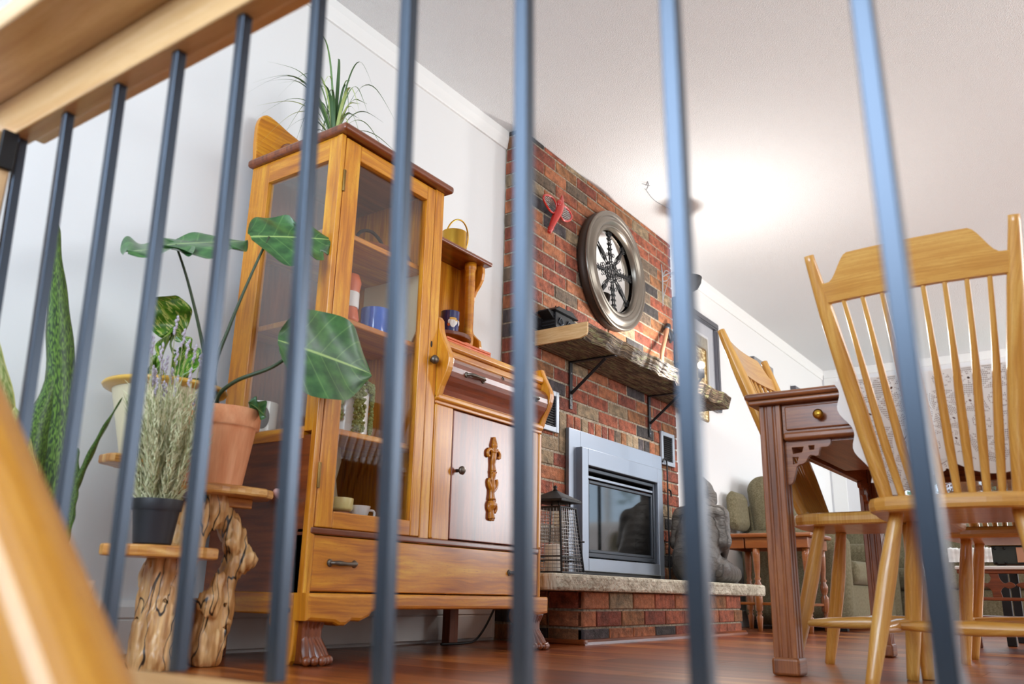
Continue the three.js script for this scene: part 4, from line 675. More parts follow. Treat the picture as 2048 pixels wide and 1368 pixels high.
{
  const c = [1.195, 0.2835, 0.405], k = thing('lavender', 'dry grey-green lavender in a small black plastic pot on the lowest tier', 'plant', c);
  part('pot', lathe([[0, 0], [0.041, 0], [0.043, 0.004], [0.052, 0.078], [0.056, 0.079], [0.058, 0.104], [0.054, 0.104], [0.049, 0.08], [0.040, 0.008], [0, 0.008]], 40, c), M.potBlack, k);
  part('soil', lathe([[0, 0.085], [0.051, 0.085], [0.03, 0.094], [0, 0.096]], 20, c), M.soil, k);
  const rr = mulberry(55), needle = (() => { const g = new THREE.ConeGeometry(0.0021, 0.030, 3, 1, true); g.translate(0, 0.015, 0); return flat(g); })();
  const A = [], D = [], q = new THREE.Quaternion(), up = V(0, 1, 0);
  for (let i = 0; i < 150; i++) {
    const a = rr() * 6.28, rad = Math.sqrt(rr()), r0 = rad * 0.042, r1 = rad * 0.098 + 0.004, h = 0.20 + 0.12 * rr() - rad * 0.03, stem = (t) => V(c[0] + Math.cos(a) * lerp(r0, r1, t), c[1] + 0.09 + h * t, c[2] + Math.sin(a) * lerp(r0, r1, t));
    for (let j = 0; j < 22; j++) { const t = rr(), p = stem(t), d = V(Math.cos(a) * 0.3 + rr() - 0.5, 0.5 + rr() * 0.8, Math.sin(a) * 0.3 + rr() - 0.5).normalize(); q.setFromUnitVectors(up, d); const g = needle.clone(); g.applyMatrix4(new THREE.Matrix4().compose(p, q, V(1, 0.6 + rr() * 0.7, 1))); (rr() < 0.78 ? A : D).push(g); }
  }
  part('foliage', A, M.sage, k).userData.kind = 'stuff'; part('dark_foliage', D, M.sageDark, k).userData.kind = 'stuff';
  for (let i = 0; i < 26; i++) {
    const a = rr() * 6.28, rad = Math.sqrt(rr()) * 0.075, h = 0.27 + 0.17 * rr(), x = c[0] + Math.cos(a) * rad * 0.5, z = c[2] + Math.sin(a) * rad * 0.5, X = c[0] + Math.cos(a) * rad * 1.15, Z = c[2] + Math.sin(a) * rad * 1.15, y1 = c[1] + 0.09 + h;
    const st = part('flower_stalk', bar([[x, c[1] + 0.1, z], [lerp(x, X, 0.6), lerp(c[1] + 0.1, y1, 0.6), lerp(z, Z, 0.6)], [X, y1, Z]], 0.0011, 4, 10), M.sageDark, k);
    const sp = []; for (let j = 0; j < 9; j++) { const g = new THREE.OctahedronGeometry(0.0042, 0); g.scale(1, 1.5, 1); g.translate(X + (rr() - 0.5) * 0.006, y1 - 0.03 + j * 0.005, Z + (rr() - 0.5) * 0.006); sp.push(flat(g)); }
    part('flower_spike', sp, M.mauve, st);
  }
}
{
  const c = [1.0, 0, 0.30], k = thing('snake_plant', 'tall snake plant with banded upright leaves at the left edge', 'plant', c);
  part('pot', lathe([[0, 0.0006], [0.085, 0.0006], [0.09, 0.01], [0.115, 0.20], [0.108, 0.20], [0.085, 0.02], [0, 0.02]], 36, c), M.white, k);
  part('soil', lathe([[0, 0.17], [0.104, 0.17], [0, 0.18]], 20, c), M.soil, k);
  const leaf = (pts, w, mat, face = 0.6) => {
    const cv = new THREE.CatmullRomCurve3(pts.map((p) => V(...p)), false, 'centripetal');
    const g = grid(40, 6, (t, v) => { const p = cv.getPointAt(t), o = v * 2 - 1, ww = w * (0.55 + 0.5 * Math.sin(Math.PI * clamp(t * 0.95 + 0.08))) * Math.sqrt(1 - Math.pow(t, 6)) + 0.0004 + 0.0016 * Math.sin(t * 40) * Math.abs(o); const a = -0.75 + face + 0.3 * t; p.x += Math.cos(a) * o * ww; p.z += -Math.sin(a) * o * ww + 0.4 * ww * (1 - o * o); return [p.x, p.y, p.z]; }, (t, v) => [t, v]);
    part('leaf', g, mat, k);
  };
  leaf([[0.95, 0.18, 0.32], [0.87, 0.46, 0.29], [0.835, 0.60, 0.28], [0.80, 0.72, 0.27], [0.76, 0.82, 0.26]], 0.052, M.snakePale, 0.55);
  leaf([[1.0, 0.18, 0.28], [1.0, 0.45, 0.28], [0.985, 0.63, 0.28], [0.952, 0.80, 0.28], [0.922, 0.93, 0.28], [0.908, 1.03, 0.28]], 0.036, M.snake, 0.55);
  leaf([[0.94, 0.18, 0.30], [0.943, 0.46, 0.29], [0.95, 0.56, 0.285], [0.965, 0.66, 0.28], [0.955, 0.75, 0.28]], 0.028, M.snake, 0.6);
  leaf([[1.02, 0.18, 0.32], [1.05, 0.33, 0.29], [1.056, 0.42, 0.28], [1.05, 0.50, 0.28]], 0.011, M.snake, 0.4);
  leaf([[1.03, 0.18, 0.30], [1.045, 0.344, 0.28], [1.089, 0.513, 0.28], [1.139, 0.64, 0.28]], 0.011, M.snake, 0.9);
  leaf([[0.98, 0.18, 0.36], [0.93, 0.35, 0.34], [0.90, 0.48, 0.33], [0.87, 0.56, 0.33]], 0.03, M.snakePale, 0.5);
}
// ---------------------------------------------------------------- fireplace, vents, mantel and what stands there
const fire = thing('fireplace_insert', 'grey steel gas fireplace insert with a dark glass front', 'fireplace', [4.075, 0.2725, 0.12]);
{
  const F = (x0, x1, y0, y1, w, wt, z0, z1) => [bx(x0, y0, z0, x0 + w, y1, z1, 0.004), bx(x1 - w, y0, z0, x1, y1, z1, 0.004), bx(x0 + w, y1 - wt, z0, x1 - w, y1, z1, 0.004), bx(x0 + w, y0, z0, x1 - w, y0 + w, z1, 0.004)];
  part('surround', [bx(3.55, 0.2735, 0.097, 3.66, 0.985, 0.118, 0.003), bx(4.49, 0.2735, 0.097, 4.60, 0.985, 0.118, 0.003), bx(3.66, 0.86, 0.097, 4.49, 0.985, 0.118, 0.003)], M.steel, fire);
  part('frame', F(3.62, 4.53, 0.302, 0.897, 0.062, 0.085, 0.112, 0.152), M.steel, fire);
  part('inner_frame', F(3.688, 4.462, 0.37, 0.806, 0.022, 0.02, 0.108, 0.135), M.steelDark, fire);
  part('louvre', [bx(3.71, 0.752, 0.112, 4.44, 0.766, 0.132, 0.003)], M.steel, fire);
  part('glass_door', F(3.712, 4.438, 0.392, 0.745, 0.016, 0.016, 0.112, 0.130), M.steelDark, fire);
  part('glass', plain(3.722, 0.402, 0.118, 4.428, 0.735, 0.121), M.fireGlass, fire);
  part('firebox', [plain(3.69, 0.36, 0.002, 4.46, 0.82, 0.006), plain(3.672, 0.342, 0.002, 3.69, 0.82, 0.11), plain(4.46, 0.342, 0.002, 4.478, 0.82, 0.11), plain(3.69, 0.342, 0.002, 4.46, 0.36, 0.11), plain(3.69, 0.802, 0.006, 4.46, 0.82, 0.11)], M.dark, fire);
  part('vent_slot', [bx(3.64, 0.2735, 0.105, 4.51, 0.302, 0.135, 0.002)], M.black, fire);
  for (const [p, r] of [[[[3.80, 0.385, 0.05], [3.95, 0.395, 0.06], [4.08, 0.385, 0.055]], 0.022], [[[3.98, 0.40, 0.06], [4.06, 0.46, 0.05], [4.13, 0.53, 0.04]], 0.020], [[[4.10, 0.385, 0.06], [4.25, 0.39, 0.05], [4.36, 0.385, 0.06]], 0.022]]) part('log', bar(p, [r * 0.8, r, r * 0.85], 9, 14), M.drift, fire);
}
function ventAt(x0, x1, y0, y1, label) {
  const v = thing('wall_vent', label, 'vent', [(x0 + x1) / 2, y0, 0.1]);
  const w = 0.026;
  part('frame', [bx(x0, y0, 0.0975, x0 + w, y1, 0.112, 0.003), bx(x1 - w, y0, 0.0975, x1, y1, 0.112, 0.003), bx(x0 + w, y0, 0.0975, x1 - w, y0 + w, 0.112, 0.003), bx(x0 + w, y1 - w, 0.0975, x1 - w, y1, 0.112, 0.003)], M.vent, v);
  part('backing', plain(x0 + w, y0 + w, 0.0975, x1 - w, y1 - w, 0.099), M.black, v);
  for (let i = 0; i < 12; i++) { const y = lerp(y0 + w + 0.004, y1 - w - 0.010, i / 11); part('louvre', xf(bx(x0 + w, -0.005, -0.0006, x1 - w, 0.005, 0.0006, 0), { p: [0, y + 0.004, 0.104], r: [-0.6, 0, 0] }), M.iron, v); }
}
ventAt(3.285, 3.468, 0.94, 1.143, 'grey louvred vent in the bricks left of the fireplace');
ventAt(4.622, 4.807, 0.945, 1.145, 'grey louvred vent in the bricks right of the fireplace');
{
  const k = thing('fire_poker', 'thin iron poker hanging from the right brick vent', 'poker', [4.66, 0.2735, 0.15]);
  part('rod', bar([[4.61, 0.955, 0.118], [4.625, 0.975, 0.122], [4.655, 0.972, 0.122], [4.662, 0.94, 0.122], [4.655, 0.70, 0.125], [4.64, 0.279, 0.13]], 0.005, 8, 50), M.iron, k);
  part('hook', bar([[4.657, 0.80, 0.124], [4.685, 0.79, 0.13], [4.69, 0.76, 0.13]], 0.005, 8, 8), M.iron, k);
}
const mantel = thing('mantel_shelf', 'thick rustic live-edge wooden mantel on black angle brackets', 'mantel', [4.17, 1.331, 0.1]);
{
  // waney front edge, raw sawn left end
  const P = []; for (let i = 0; i <= 60; i++) { const x = lerp(3.27, 5.06, i / 60); P.push([x, 0.392 - 0.012 * fbm(x * 3, 2, 3) - 0.004 * n2(x * 20, 1)]); } P.push([5.06, 0.099]); P.push([3.27, 0.099]);
  const g = ext(P, 1.331, 1.407, 'xz', 0.006, 0); const p = g.attributes.position; for (let i = 0; i < p.count; i++) if (p.getZ(i) > 0.35) { const x = p.getX(i), low = smooth(1.38, 1.335, p.getY(i)); p.setZ(i, p.getZ(i) - low * (0.016 + 0.02 * Math.abs(n2(x * 4, 7)))); p.setY(i, p.getY(i) + 0.006 * n2(x * 7, 3)); } g.computeVertexNormals();
  part('board', g, M.rustic, mantel);
  part('sawn_end', [ext([[0.099, 1.333], [0.352, 1.333], [0.385, 1.345], [0.391, 1.36], [0.391, 1.4065], [0.099, 1.4065]], 3.258, 3.27, 'zy', 0.001, 2)], M.pine, mantel, 'fresh pale sawn end');
  for (const x of [3.594, 4.489]) {
    const b = part('bracket', [bx(x - 0.013, 1.085, 0.098, x + 0.013, 1.325, 0.104, 0.001), bx(x - 0.013, 1.324, 0.098, x + 0.013, 1.3305, 0.36, 0.001), bar([[x, 1.165, 0.104], [x, 1.32, 0.30]], 0.008, 8, 2)], M.iron, mantel);
    for (const y of [1.105, 1.14, 1.27]) part('screw', xf(lathe([[0, 0], [0.005, 0], [0.004, 0.002], [0, 0.003]], 10), { p: [x, y, 0.104], r: [Math.PI / 2, 0, 0] }), M.vent, b);
  }
}
{
  const k = thing('wall_mirror', 'round wall mirror in a broad bronze frame with ironwork scrolls', 'mirror', [4.0, 1.95, 0.11]);
  const C = [4.0, 1.95];
  const ring = (prof) => { const g = lathe(prof, 72); return xf(g, { p: [C[0], C[1], 0.098], r: [Math.PI / 2, 0, 0] }); };
  part('back_ring', ring([[0.30, 0], [0.338, 0], [0.343, 0.01], [0.343, 0.05], [0.30, 0.05]]), M.bronzeDark, k, 'dark brown outer side of the frame');
  part('frame', ring([[0.238, 0.035], [0.340, 0.048], [0.346, 0.054], [0.344, 0.066], [0.332, 0.070], [0.322, 0.062], [0.315, 0.062], [0.306, 0.074], [0.290, 0.080], [0.276, 0.076], [0.268, 0.064], [0.262, 0.064], [0.256, 0.070], [0.248, 0.066], [0.240, 0.052], [0.238, 0.035]]), M.bronze, k);
  part('glass', ring([[0, 0.02], [0.243, 0.02], [0.243, 0.024], [0, 0.024]]), M.mirror, k);
  const z = 0.098 + 0.030, g = [];
  const at = (a, r, s = 0) => [C[0] + Math.cos(a) * r - Math.sin(a) * s, C[1] + Math.sin(a) * r + Math.cos(a) * s, z];
  const circ = (cx, cy, r) => { const p = []; for (let i = 0; i <= 20; i++) p.push([cx + Math.cos(i / 20 * 6.283) * r, cy + Math.sin(i / 20 * 6.283) * r, z]); return bar(p, 0.003, 6, 40, false); };
  g.push(circ(C[0], C[1], 0.062)); for (let i = 0; i < 6; i++) { const a = i * Math.PI / 3; g.push(circ(C[0] + Math.cos(a) * 0.034, C[1] + Math.sin(a) * 0.034, 0.022)); }
  part('centre_rings', g, M.iron, k);
  for (let i = 0; i < 8; i++) {
    const a = Math.PI / 2 + 0.12 + i * Math.PI / 4, q = [];
    q.push(bar([at(a, 0.05), at(a, 0.234)], 0.0032, 6, 2));
    if (i % 2 === 0) { for (const r of [0.095, 0.125, 0.155, 0.185, 0.21]) for (const s of [-1, 1]) { const sh = [[0, 0], [0.008, 0.006], [0.016, 0.017], [0.009, 0.018], [0.003, 0.011]].map(([u, w]) => [u, s * w]); const m = ext(s > 0 ? sh : sh.reverse(), -0.002, 0.002, 'xy', 0.0005); q.push(xf(m, { p: at(a, r), r: [0, 0, a] })); } q.push(xf(ext([[-0.01, 0], [0, 0.007], [0.16, 0.004], [0.16, -0.004], [0, -0.007]], -0.002, 0.002, 'xy', 0.0005), { p: at(a, 0.075), r: [0, 0, a] })); }
    else { q.push(xf(ext([[0, 0], [0.03, 0.011], [0.075, 0.003], [0.075, -0.003], [0.03, -0.011]], -0.002, 0.002, 'xy', 0.0005), { p: at(a, 0.115), r: [0, 0, a] })); for (const s of [-1, 1]) q.push(bar([at(a, 0.07, 0), at(a, 0.12, s * 0.012), at(a, 0.19, s * 0.004), at(a, 0.228, s * 0.004)], 0.0024, 5, 14)); }
    for (const s of [-1, 1]) { const p = []; for (let j = 0; j <= 16; j++) { const t = j / 16 * 4.6; p.push(at(a, 0.222 - 0.012 * Math.cos(t) + 0.0, s * (0.006 + 0.012 * (1 - Math.exp(-t * 0.6)) + 0.008 * Math.sin(t)))); } q.push(bar(p, 0.0024, 5, 26)); const w = []; for (let j = 0; j <= 16; j++) { const t = j / 16 * 5; w.push(at(a, 0.10 + 0.010 * Math.cos(t), s * (0.026 + 0.010 * Math.sin(t)))); } if (i % 2 === 0) q.push(bar(w, 0.0022, 5, 26)); }
    part('scroll_arm', q, M.iron, k);
  }
}
{
  const k = thing('wall_ornament', 'red metal hummingbird ornament with wire mesh wings on the bricks', 'ornament', [3.43, 2.0, 0.11]);
  part('body', [bar([[3.372, 1.985, 0.115], [3.395, 2.04, 0.122], [3.418, 2.09, 0.13], [3.44, 2.14, 0.132], [3.462, 2.20, 0.125]], [0.014, 0.020, 0.024, 0.018, 0.004], 10, 30), xf(flat(new THREE.SphereGeometry(0.024, 14, 10)), { p: [3.428, 2.135, 0.132], s: [1, 1.1, 0.7] }), bar([[3.372, 1.985, 0.115], [3.36, 1.955, 0.112]], [0.018, 0.010], 8, 4)], M.red, k);
  const wing = (c, s, rot) => { const o = []; for (let i = 0; i < 26; i++) { const a = i / 26 * 6.283; o.push([Math.cos(a) * 0.062 + 0.062, Math.sin(a) * 0.040 * (1 - 0.25 * Math.cos(a))]); } const rimP = [...o, o[0]].map((p) => [p[0], p[1], 0]); const rim = bar(rimP, 0.006, 7, 60, false), m = []; for (let i = -3; i <= 3; i++) { const y = i * 0.0105, e = Math.sqrt(Math.max(0, 1 - (y / 0.041) ** 2)) * 0.060; m.push(bar([[0.062 - e, y, 0], [0.062 + e, y, 0]], 0.0014, 4, 2)); } for (let i = -5; i <= 5; i++) { const x = i * 0.0105, e = Math.sqrt(Math.max(0, 1 - (x / 0.062) ** 2)) * 0.039; m.push(bar([[0.062 + x, -e, 0], [0.062 + x, e, 0]], 0.0014, 4, 2)); } const T2 = { p: c, r: [0, s < 0 ? Math.PI : 0, rot] }; const w = part('wing', xf(rim, T2), M.red, k); part('mesh', m.map((e) => xf(e, T2)), M.wire, w, 'silver wire mesh'); };
  wing([3.43, 2.10, 0.128], 1, 0.12); wing([3.405, 2.10, 0.126], -1, 0.15);
}
{
  const k = thing('cast_iron_box', 'ornate black cast-iron box on the left end of the mantel', 'box', [3.37, 1.4075, 0.16]);
  part('body', [bx(3.29, 1.425, 0.115, 3.445, 1.50, 0.20, 0.004), bx(3.285, 1.408, 0.11, 3.45, 1.425, 0.205, 0.003)], M.iron, k);
  part('lid', [ext([[3.262, 1.500], [3.48, 1.500], [3.452, 1.512], [3.43, 1.524], [3.30, 1.524], [3.28, 1.512]], 0.102, 0.215, 'xy', 0.003), bar([[3.355, 1.524, 0.158], [3.355, 1.552, 0.158]], [0.006, 0.003], 8, 4)], M.iron, k);
  const f = []; for (const x of [3.33, 3.405]) { f.push(bar([[x - 0.02, 1.445, 0.202], [x, 1.475, 0.204], [x + 0.02, 1.45, 0.204], [x, 1.44, 0.204], [x - 0.008, 1.455, 0.204]], 0.003, 6, 24)); } for (let i = 0; i < 4; i++) f.push(bar([[3.288, 1.435 + i * 0.016, 0.122], [3.288, 1.435 + i * 0.016, 0.194]], 0.003, 6, 2));
  f.forEach((q) => part('relief', q, M.steelDark, k));
  part('pan', [bx(3.43, 1.525, 0.13, 3.475, 1.545, 0.19, 0.006)], M.steelDark, k); 
  for (const s of [0, 1]) part('bracket', [ext([[0, 0], [0.05, 0.03], [0.05, 0.036], [0, 0.036]], 0.13, 0.19, 'xy', 0.001)].map((g) => xf(g, { p: [s ? 3.446 : 3.288, 1.462, 0], r: [0, 0, 0], s: [s ? 1 : -1, 1, 1] })).map((g) => (s ? g : flipFaces(g))), M.iron, k);
}
{
  const k = thing('hatchet', 'wooden handled hatchet leaning against the bricks on the mantel', 'hatchet', [4.40, 1.407, 0.17]);
  part('handle', bar([[4.38, 1.428, 0.24], [4.49, 1.57, 0.19], [4.62, 1.70, 0.152], [4.72, 1.805, 0.125]], [0.016, 0.013, 0.013, 0.015], 10, 30), M.axeWood, k);
  part('head', [bar([[4.712, 1.80, 0.128], [4.738, 1.83, 0.122]], [0.022, 0.022], 10, 3), ext(smoothPts([[0.0, 0.016], [0.03, 0.012], [0.062, 0.03], [0.085, 0.055], [0.092, 0.0], [0.083, -0.05], [0.065, -0.03], [0.03, -0.014], [0, -0.016]], 40), -0.006, 0.006, 'xy', 0.004)].map((g, i) => (i ? xf(g, { p: [4.735, 1.815, 0.122], r: [0, 0, -0.75] }) : g)), M.steelDark, k);
}
{
  const k = thing('candle_holder', 'tiny black iron candle holder on the mantel beside the hatchet', 'candle holder', [4.70, 1.407, 0.20]);
  part('stem', [bx(4.69, 1.4075, 0.19, 4.712, 1.56, 0.205, 0.003), bx(4.672, 1.556, 0.182, 4.722, 1.566, 0.213, 0.002), lathe([[0, 0.0005], [0.03, 0.0005], [0.028, 0.008], [0, 0.01]], 16, [4.70, 1.407, 0.198])], M.iron, k);
}
{
  const k = thing('twig_ornament', 'spindly grey twig ornament hanging on the bricks right of the mirror', 'ornament', [4.72, 2.05, 0.11]);
  part('stick', bar([[4.70, 2.235, 0.108], [4.702, 2.15, 0.112], [4.70, 2.03, 0.112], [4.706, 1.955, 0.108]], [0.003, 0.005, 0.004, 0.002], 6, 24), M.grey, k);
  for (const p of [[[4.702, 2.15, 0.112], [4.76, 2.19, 0.13], [4.83, 2.215, 0.16]], [[4.702, 2.155, 0.112], [4.74, 2.205, 0.12], [4.80, 2.20, 0.13], [4.86, 2.22, 0.14]], [[4.70, 2.12, 0.112], [4.75, 2.14, 0.12], [4.79, 2.19, 0.13]], [[4.70, 1.99, 0.11], [4.735, 2.07, 0.115], [4.77, 2.14, 0.12]]]) part('twig', bar(p, [0.004, 0.003, 0.002], 6, 16), M.grey, k);
}
{
  const cx = 3.187, cz = 0.268, y0 = 0.2728, k = thing('lantern', 'black metal lantern with wire mesh sides on the hearth', 'lantern', [cx, y0, cz]);
  const b = 0.090, t = 0.066, yb = y0 + 0.012, yt = y0 + 0.275;
  const cor = (s, q, f) => [cx + s * f, 0, cz + q * f];
  const P = (s, q, u) => { const f = lerp(b, t, u); return [cx + s * f, lerp(yb, yt, u), cz + q * f]; };
  part('base', bx(cx - b - 0.008, y0, cz - b - 0.008, cx + b + 0.008, yb, cz + b + 0.008, 0.003), M.iron, k);
  for (const [s, q] of [[1, 1], [1, -1], [-1, 1], [-1, -1]]) part('corner_post', bar([P(s, q, 0), P(s, q, 1)], 0.0055, 6, 2), M.iron, k);
  part('top_frame', bx(cx - t - 0.004, yt, cz - t - 0.004, cx + t + 0.004, yt + 0.008, cz + t + 0.004, 0.002), M.iron, k);
  for (const [s, q] of [[0.7, 0.7], [0.7, -0.7], [-0.7, 0.7], [-0.7, -0.7]]) part('strut', bar([[cx + s * t, yt + 0.008, cz + q * t], [cx + s * t, yt + 0.026, cz + q * t]], 0.004, 6, 2), M.iron, k);
  const roof = new THREE.CylinderGeometry(0.012, 0.118, 0.042, 4, 1); roof.rotateY(Math.PI / 4); roof.translate(cx, yt + 0.026 + 0.012 + 0.021, cz);
  part('roof', [uvm(flat(roof)), bx(cx - 0.084, yt + 0.026, cz - 0.084, cx + 0.084, yt + 0.038, cz + 0.084, 0.003), lathe([[0, 0], [0.012, 0], [0.006, 0.01], [0.010, 0.018], [0, 0.026]], 12, [cx, yt + 0.078, cz])], M.iron, k);
  for (const [ax, s] of [['x', 1], ['x', -1], ['z', 1], ['z', -1]]) {
    const w = []; const Q = (v, u) => (ax === 'z' ? P(v, s, u) : P(s, v, u));
    for (let i = 1; i < 8; i++) { const v = lerp(-1, 1, i / 8); w.push(bar([Q(v, 0), Q(v, 1)], 0.0011, 4, 1, false)); }
    for (let i = 1; i < 18; i++) w.push(bar([Q(-1, i / 18), Q(1, i / 18)], 0.0011, 4, 1, false));
    const m = part('wire_mesh', w, M.wire, k);
    part('crossbar', [bar([Q(-1, 0.17), Q(1, 0.17)], 0.0028, 5, 1), bar([Q(-1, 0.235), Q(1, 0.235)], 0.0028, 5, 1)], M.iron, k);
  }
  part('latch', bar([[cx + 0.07, y0 + 0.14, cz + 0.082], [cx + 0.095, y0 + 0.14, cz + 0.09]], 0.004, 6, 3), M.iron, k);
  const c = [cx - 0.01, yb + 0.0004, cz]; const q = thing('pillar_candle', 'short white pillar candle inside the mesh lantern', 'candle', c);
  part('wax', lathe([[0, 0], [0.036, 0], [0.037, 0.003], [0.037, 0.108], [0.033, 0.112], [0.014, 0.106], [0, 0.105]], 28, c), M.candle, q); part('wick', bar([[c[0], c[1] + 0.105, c[2]], [c[0] + 0.002, c[1] + 0.118, c[2]]], 0.0012, 5, 3), M.black, q);
}
{ // seated stone figure in profile, facing away along the hearth
  const c = [4.80, 0.2735, 0.295], k = thing('buddha_statue', 'seated dark stone meditation statue on the right of the hearth', 'statue', c);
  const P = (f, y, s) => [c[0] + f, c[1] + y, c[2] + s];                       // f forward (+x), s sideways
  const caps = [
    [P(-0.20, 0.07, 0), P(0.16, 0.07, 0), 0.085, 0.075],                        // crossed legs
    [P(-0.10, 0.075, 0.10), P(0.26, 0.055, 0.05), 0.07, 0.05], [P(-0.10, 0.075, -0.10), P(0.26, 0.055, -0.05), 0.07, 0.05],
    [P(0.24, 0.052, 0.03), P(0.36, 0.04, 0.02), 0.045, 0.032],                  // foot
    [P(-0.17, 0.13, 0), P(-0.10, 0.26, 0), 0.13, 0.125], [P(-0.10, 0.26, 0), P(-0.06, 0.37, 0), 0.125, 0.105],     // trunk
    [P(-0.08, 0.385, 0.11), P(-0.08, 0.385, -0.11), 0.045, 0.045],              // shoulders
    [P(-0.08, 0.37, 0.13), P(-0.10, 0.22, 0.145), 0.042, 0.036], [P(-0.10, 0.22, 0.145), P(0.08, 0.15, 0.06), 0.034, 0.028],   // arms to the lap
    [P(-0.08, 0.37, -0.13), P(-0.10, 0.22, -0.145), 0.042, 0.036], [P(-0.10, 0.22, -0.145), P(0.08, 0.15, -0.06), 0.034, 0.028],
    [P(0.07, 0.15, 0.04), P(0.13, 0.145, -0.03), 0.026, 0.022],                 // joined hands
    [P(-0.045, 0.40, 0), P(-0.015, 0.44, 0), 0.045, 0.042],                     // neck
    [P(-0.005, 0.475, 0), P(-0.02, 0.525, 0), 0.062, 0.058], [P(0.012, 0.462, 0), P(0.02, 0.50, 0), 0.05, 0.05],
    [P(0.064, 0.485, 0), P(0.056, 0.505, 0), 0.013, 0.008],                     // nose
    [P(-0.028, 0.565, 0), P(-0.03, 0.585, 0), 0.030, 0.018],                    // topknot
    [P(0.0, 0.50, 0.062), P(0.002, 0.455, 0.058), 0.011, 0.013], [P(0.0, 0.50, -0.062), P(0.002, 0.455, -0.058), 0.011, 0.013],   // long ears
    [P(0.050, 0.457, 0.012), P(0.050, 0.457, -0.012), 0.010, 0.010],            // lips
    [P(0.040, 0.435, 0), P(0.044, 0.437, 0), 0.018, 0.016],                     // chin
  ];
  const g = sdfMesh(caps, { res: 84, k: 0.022, noise: (x, y, z) => 0.0012 * Math.sin((y * 0.7 + x * 0.5) * 150) * smooth(0.75, 0.6, y) , cut: (s, x, y, z) => Math.max(s, -(y - c[1])) });
  uvm(g, 1); part('figure', g, M.statue, k);
}
{ // slim uplighter lamp in front of the mantel; its lower bulb lights the bricks, ceiling and wall
  const x = 4.385, z = 0.425, k = thing('floor_lamp', 'slim dark uplighter lamp standing on the hearth before the mantel', 'lamp', [x, 0.2728, z]);
  part('base', lathe([[0, 0], [0.05, 0], [0.05, 0.01], [0.02, 0.018], [0.011, 0.03], [0, 0.03]], 28, [x, 0.2728, z]), M.iron, k);
  part('pole', bar([[x, 0.30, z], [x, 1.90, z]], 0.010, 12, 2), M.iron, k);
  part('bowl', lathe([[0, 0], [0.02, 0], [0.05, 0.018], [0.068, 0.05], [0.074, 0.084], [0.071, 0.084], [0.064, 0.05], [0.045, 0.022], [0, 0.008]], 36, [x, 1.893, z]), M.iron, k);
  part('finial', bx(x + 0.066, 1.972, z - 0.004, x + 0.09, 1.986, z + 0.004, 0.002), M.iron, k);
  part('socket', lathe([[0.010, 0], [0.018, 0.004], [0.018, 0.05], [0.010, 0.056]], 16, [x, 1.37, z + 0.05]), M.iron, k);
  part('arm', bar([[x, 1.34, z], [x, 1.35, z + 0.03], [x, 1.372, z + 0.05]], 0.006, 8, 8), M.iron, k);
  const b = new THREE.SphereGeometry(0.022, 18, 12); b.translate(x, 1.445, z + 0.05);
  const bulb = part('bulb', uvm(flat(b)), std({ color: hex(0xffffff), emissive: new THREE.Color(1, 0.93, 0.82), emissiveIntensity: 5, roughness: 0.5 }), k);
  const l = new THREE.PointLight(new THREE.Color(1, 0.97, 0.93), 4.2, 0, 2); l.position.set(x, 1.445, z + 0.05); l.name = 'floor_lamp_light'; l.castShadow = true; l.shadow.radius = 2.4; scene.add(l);
}
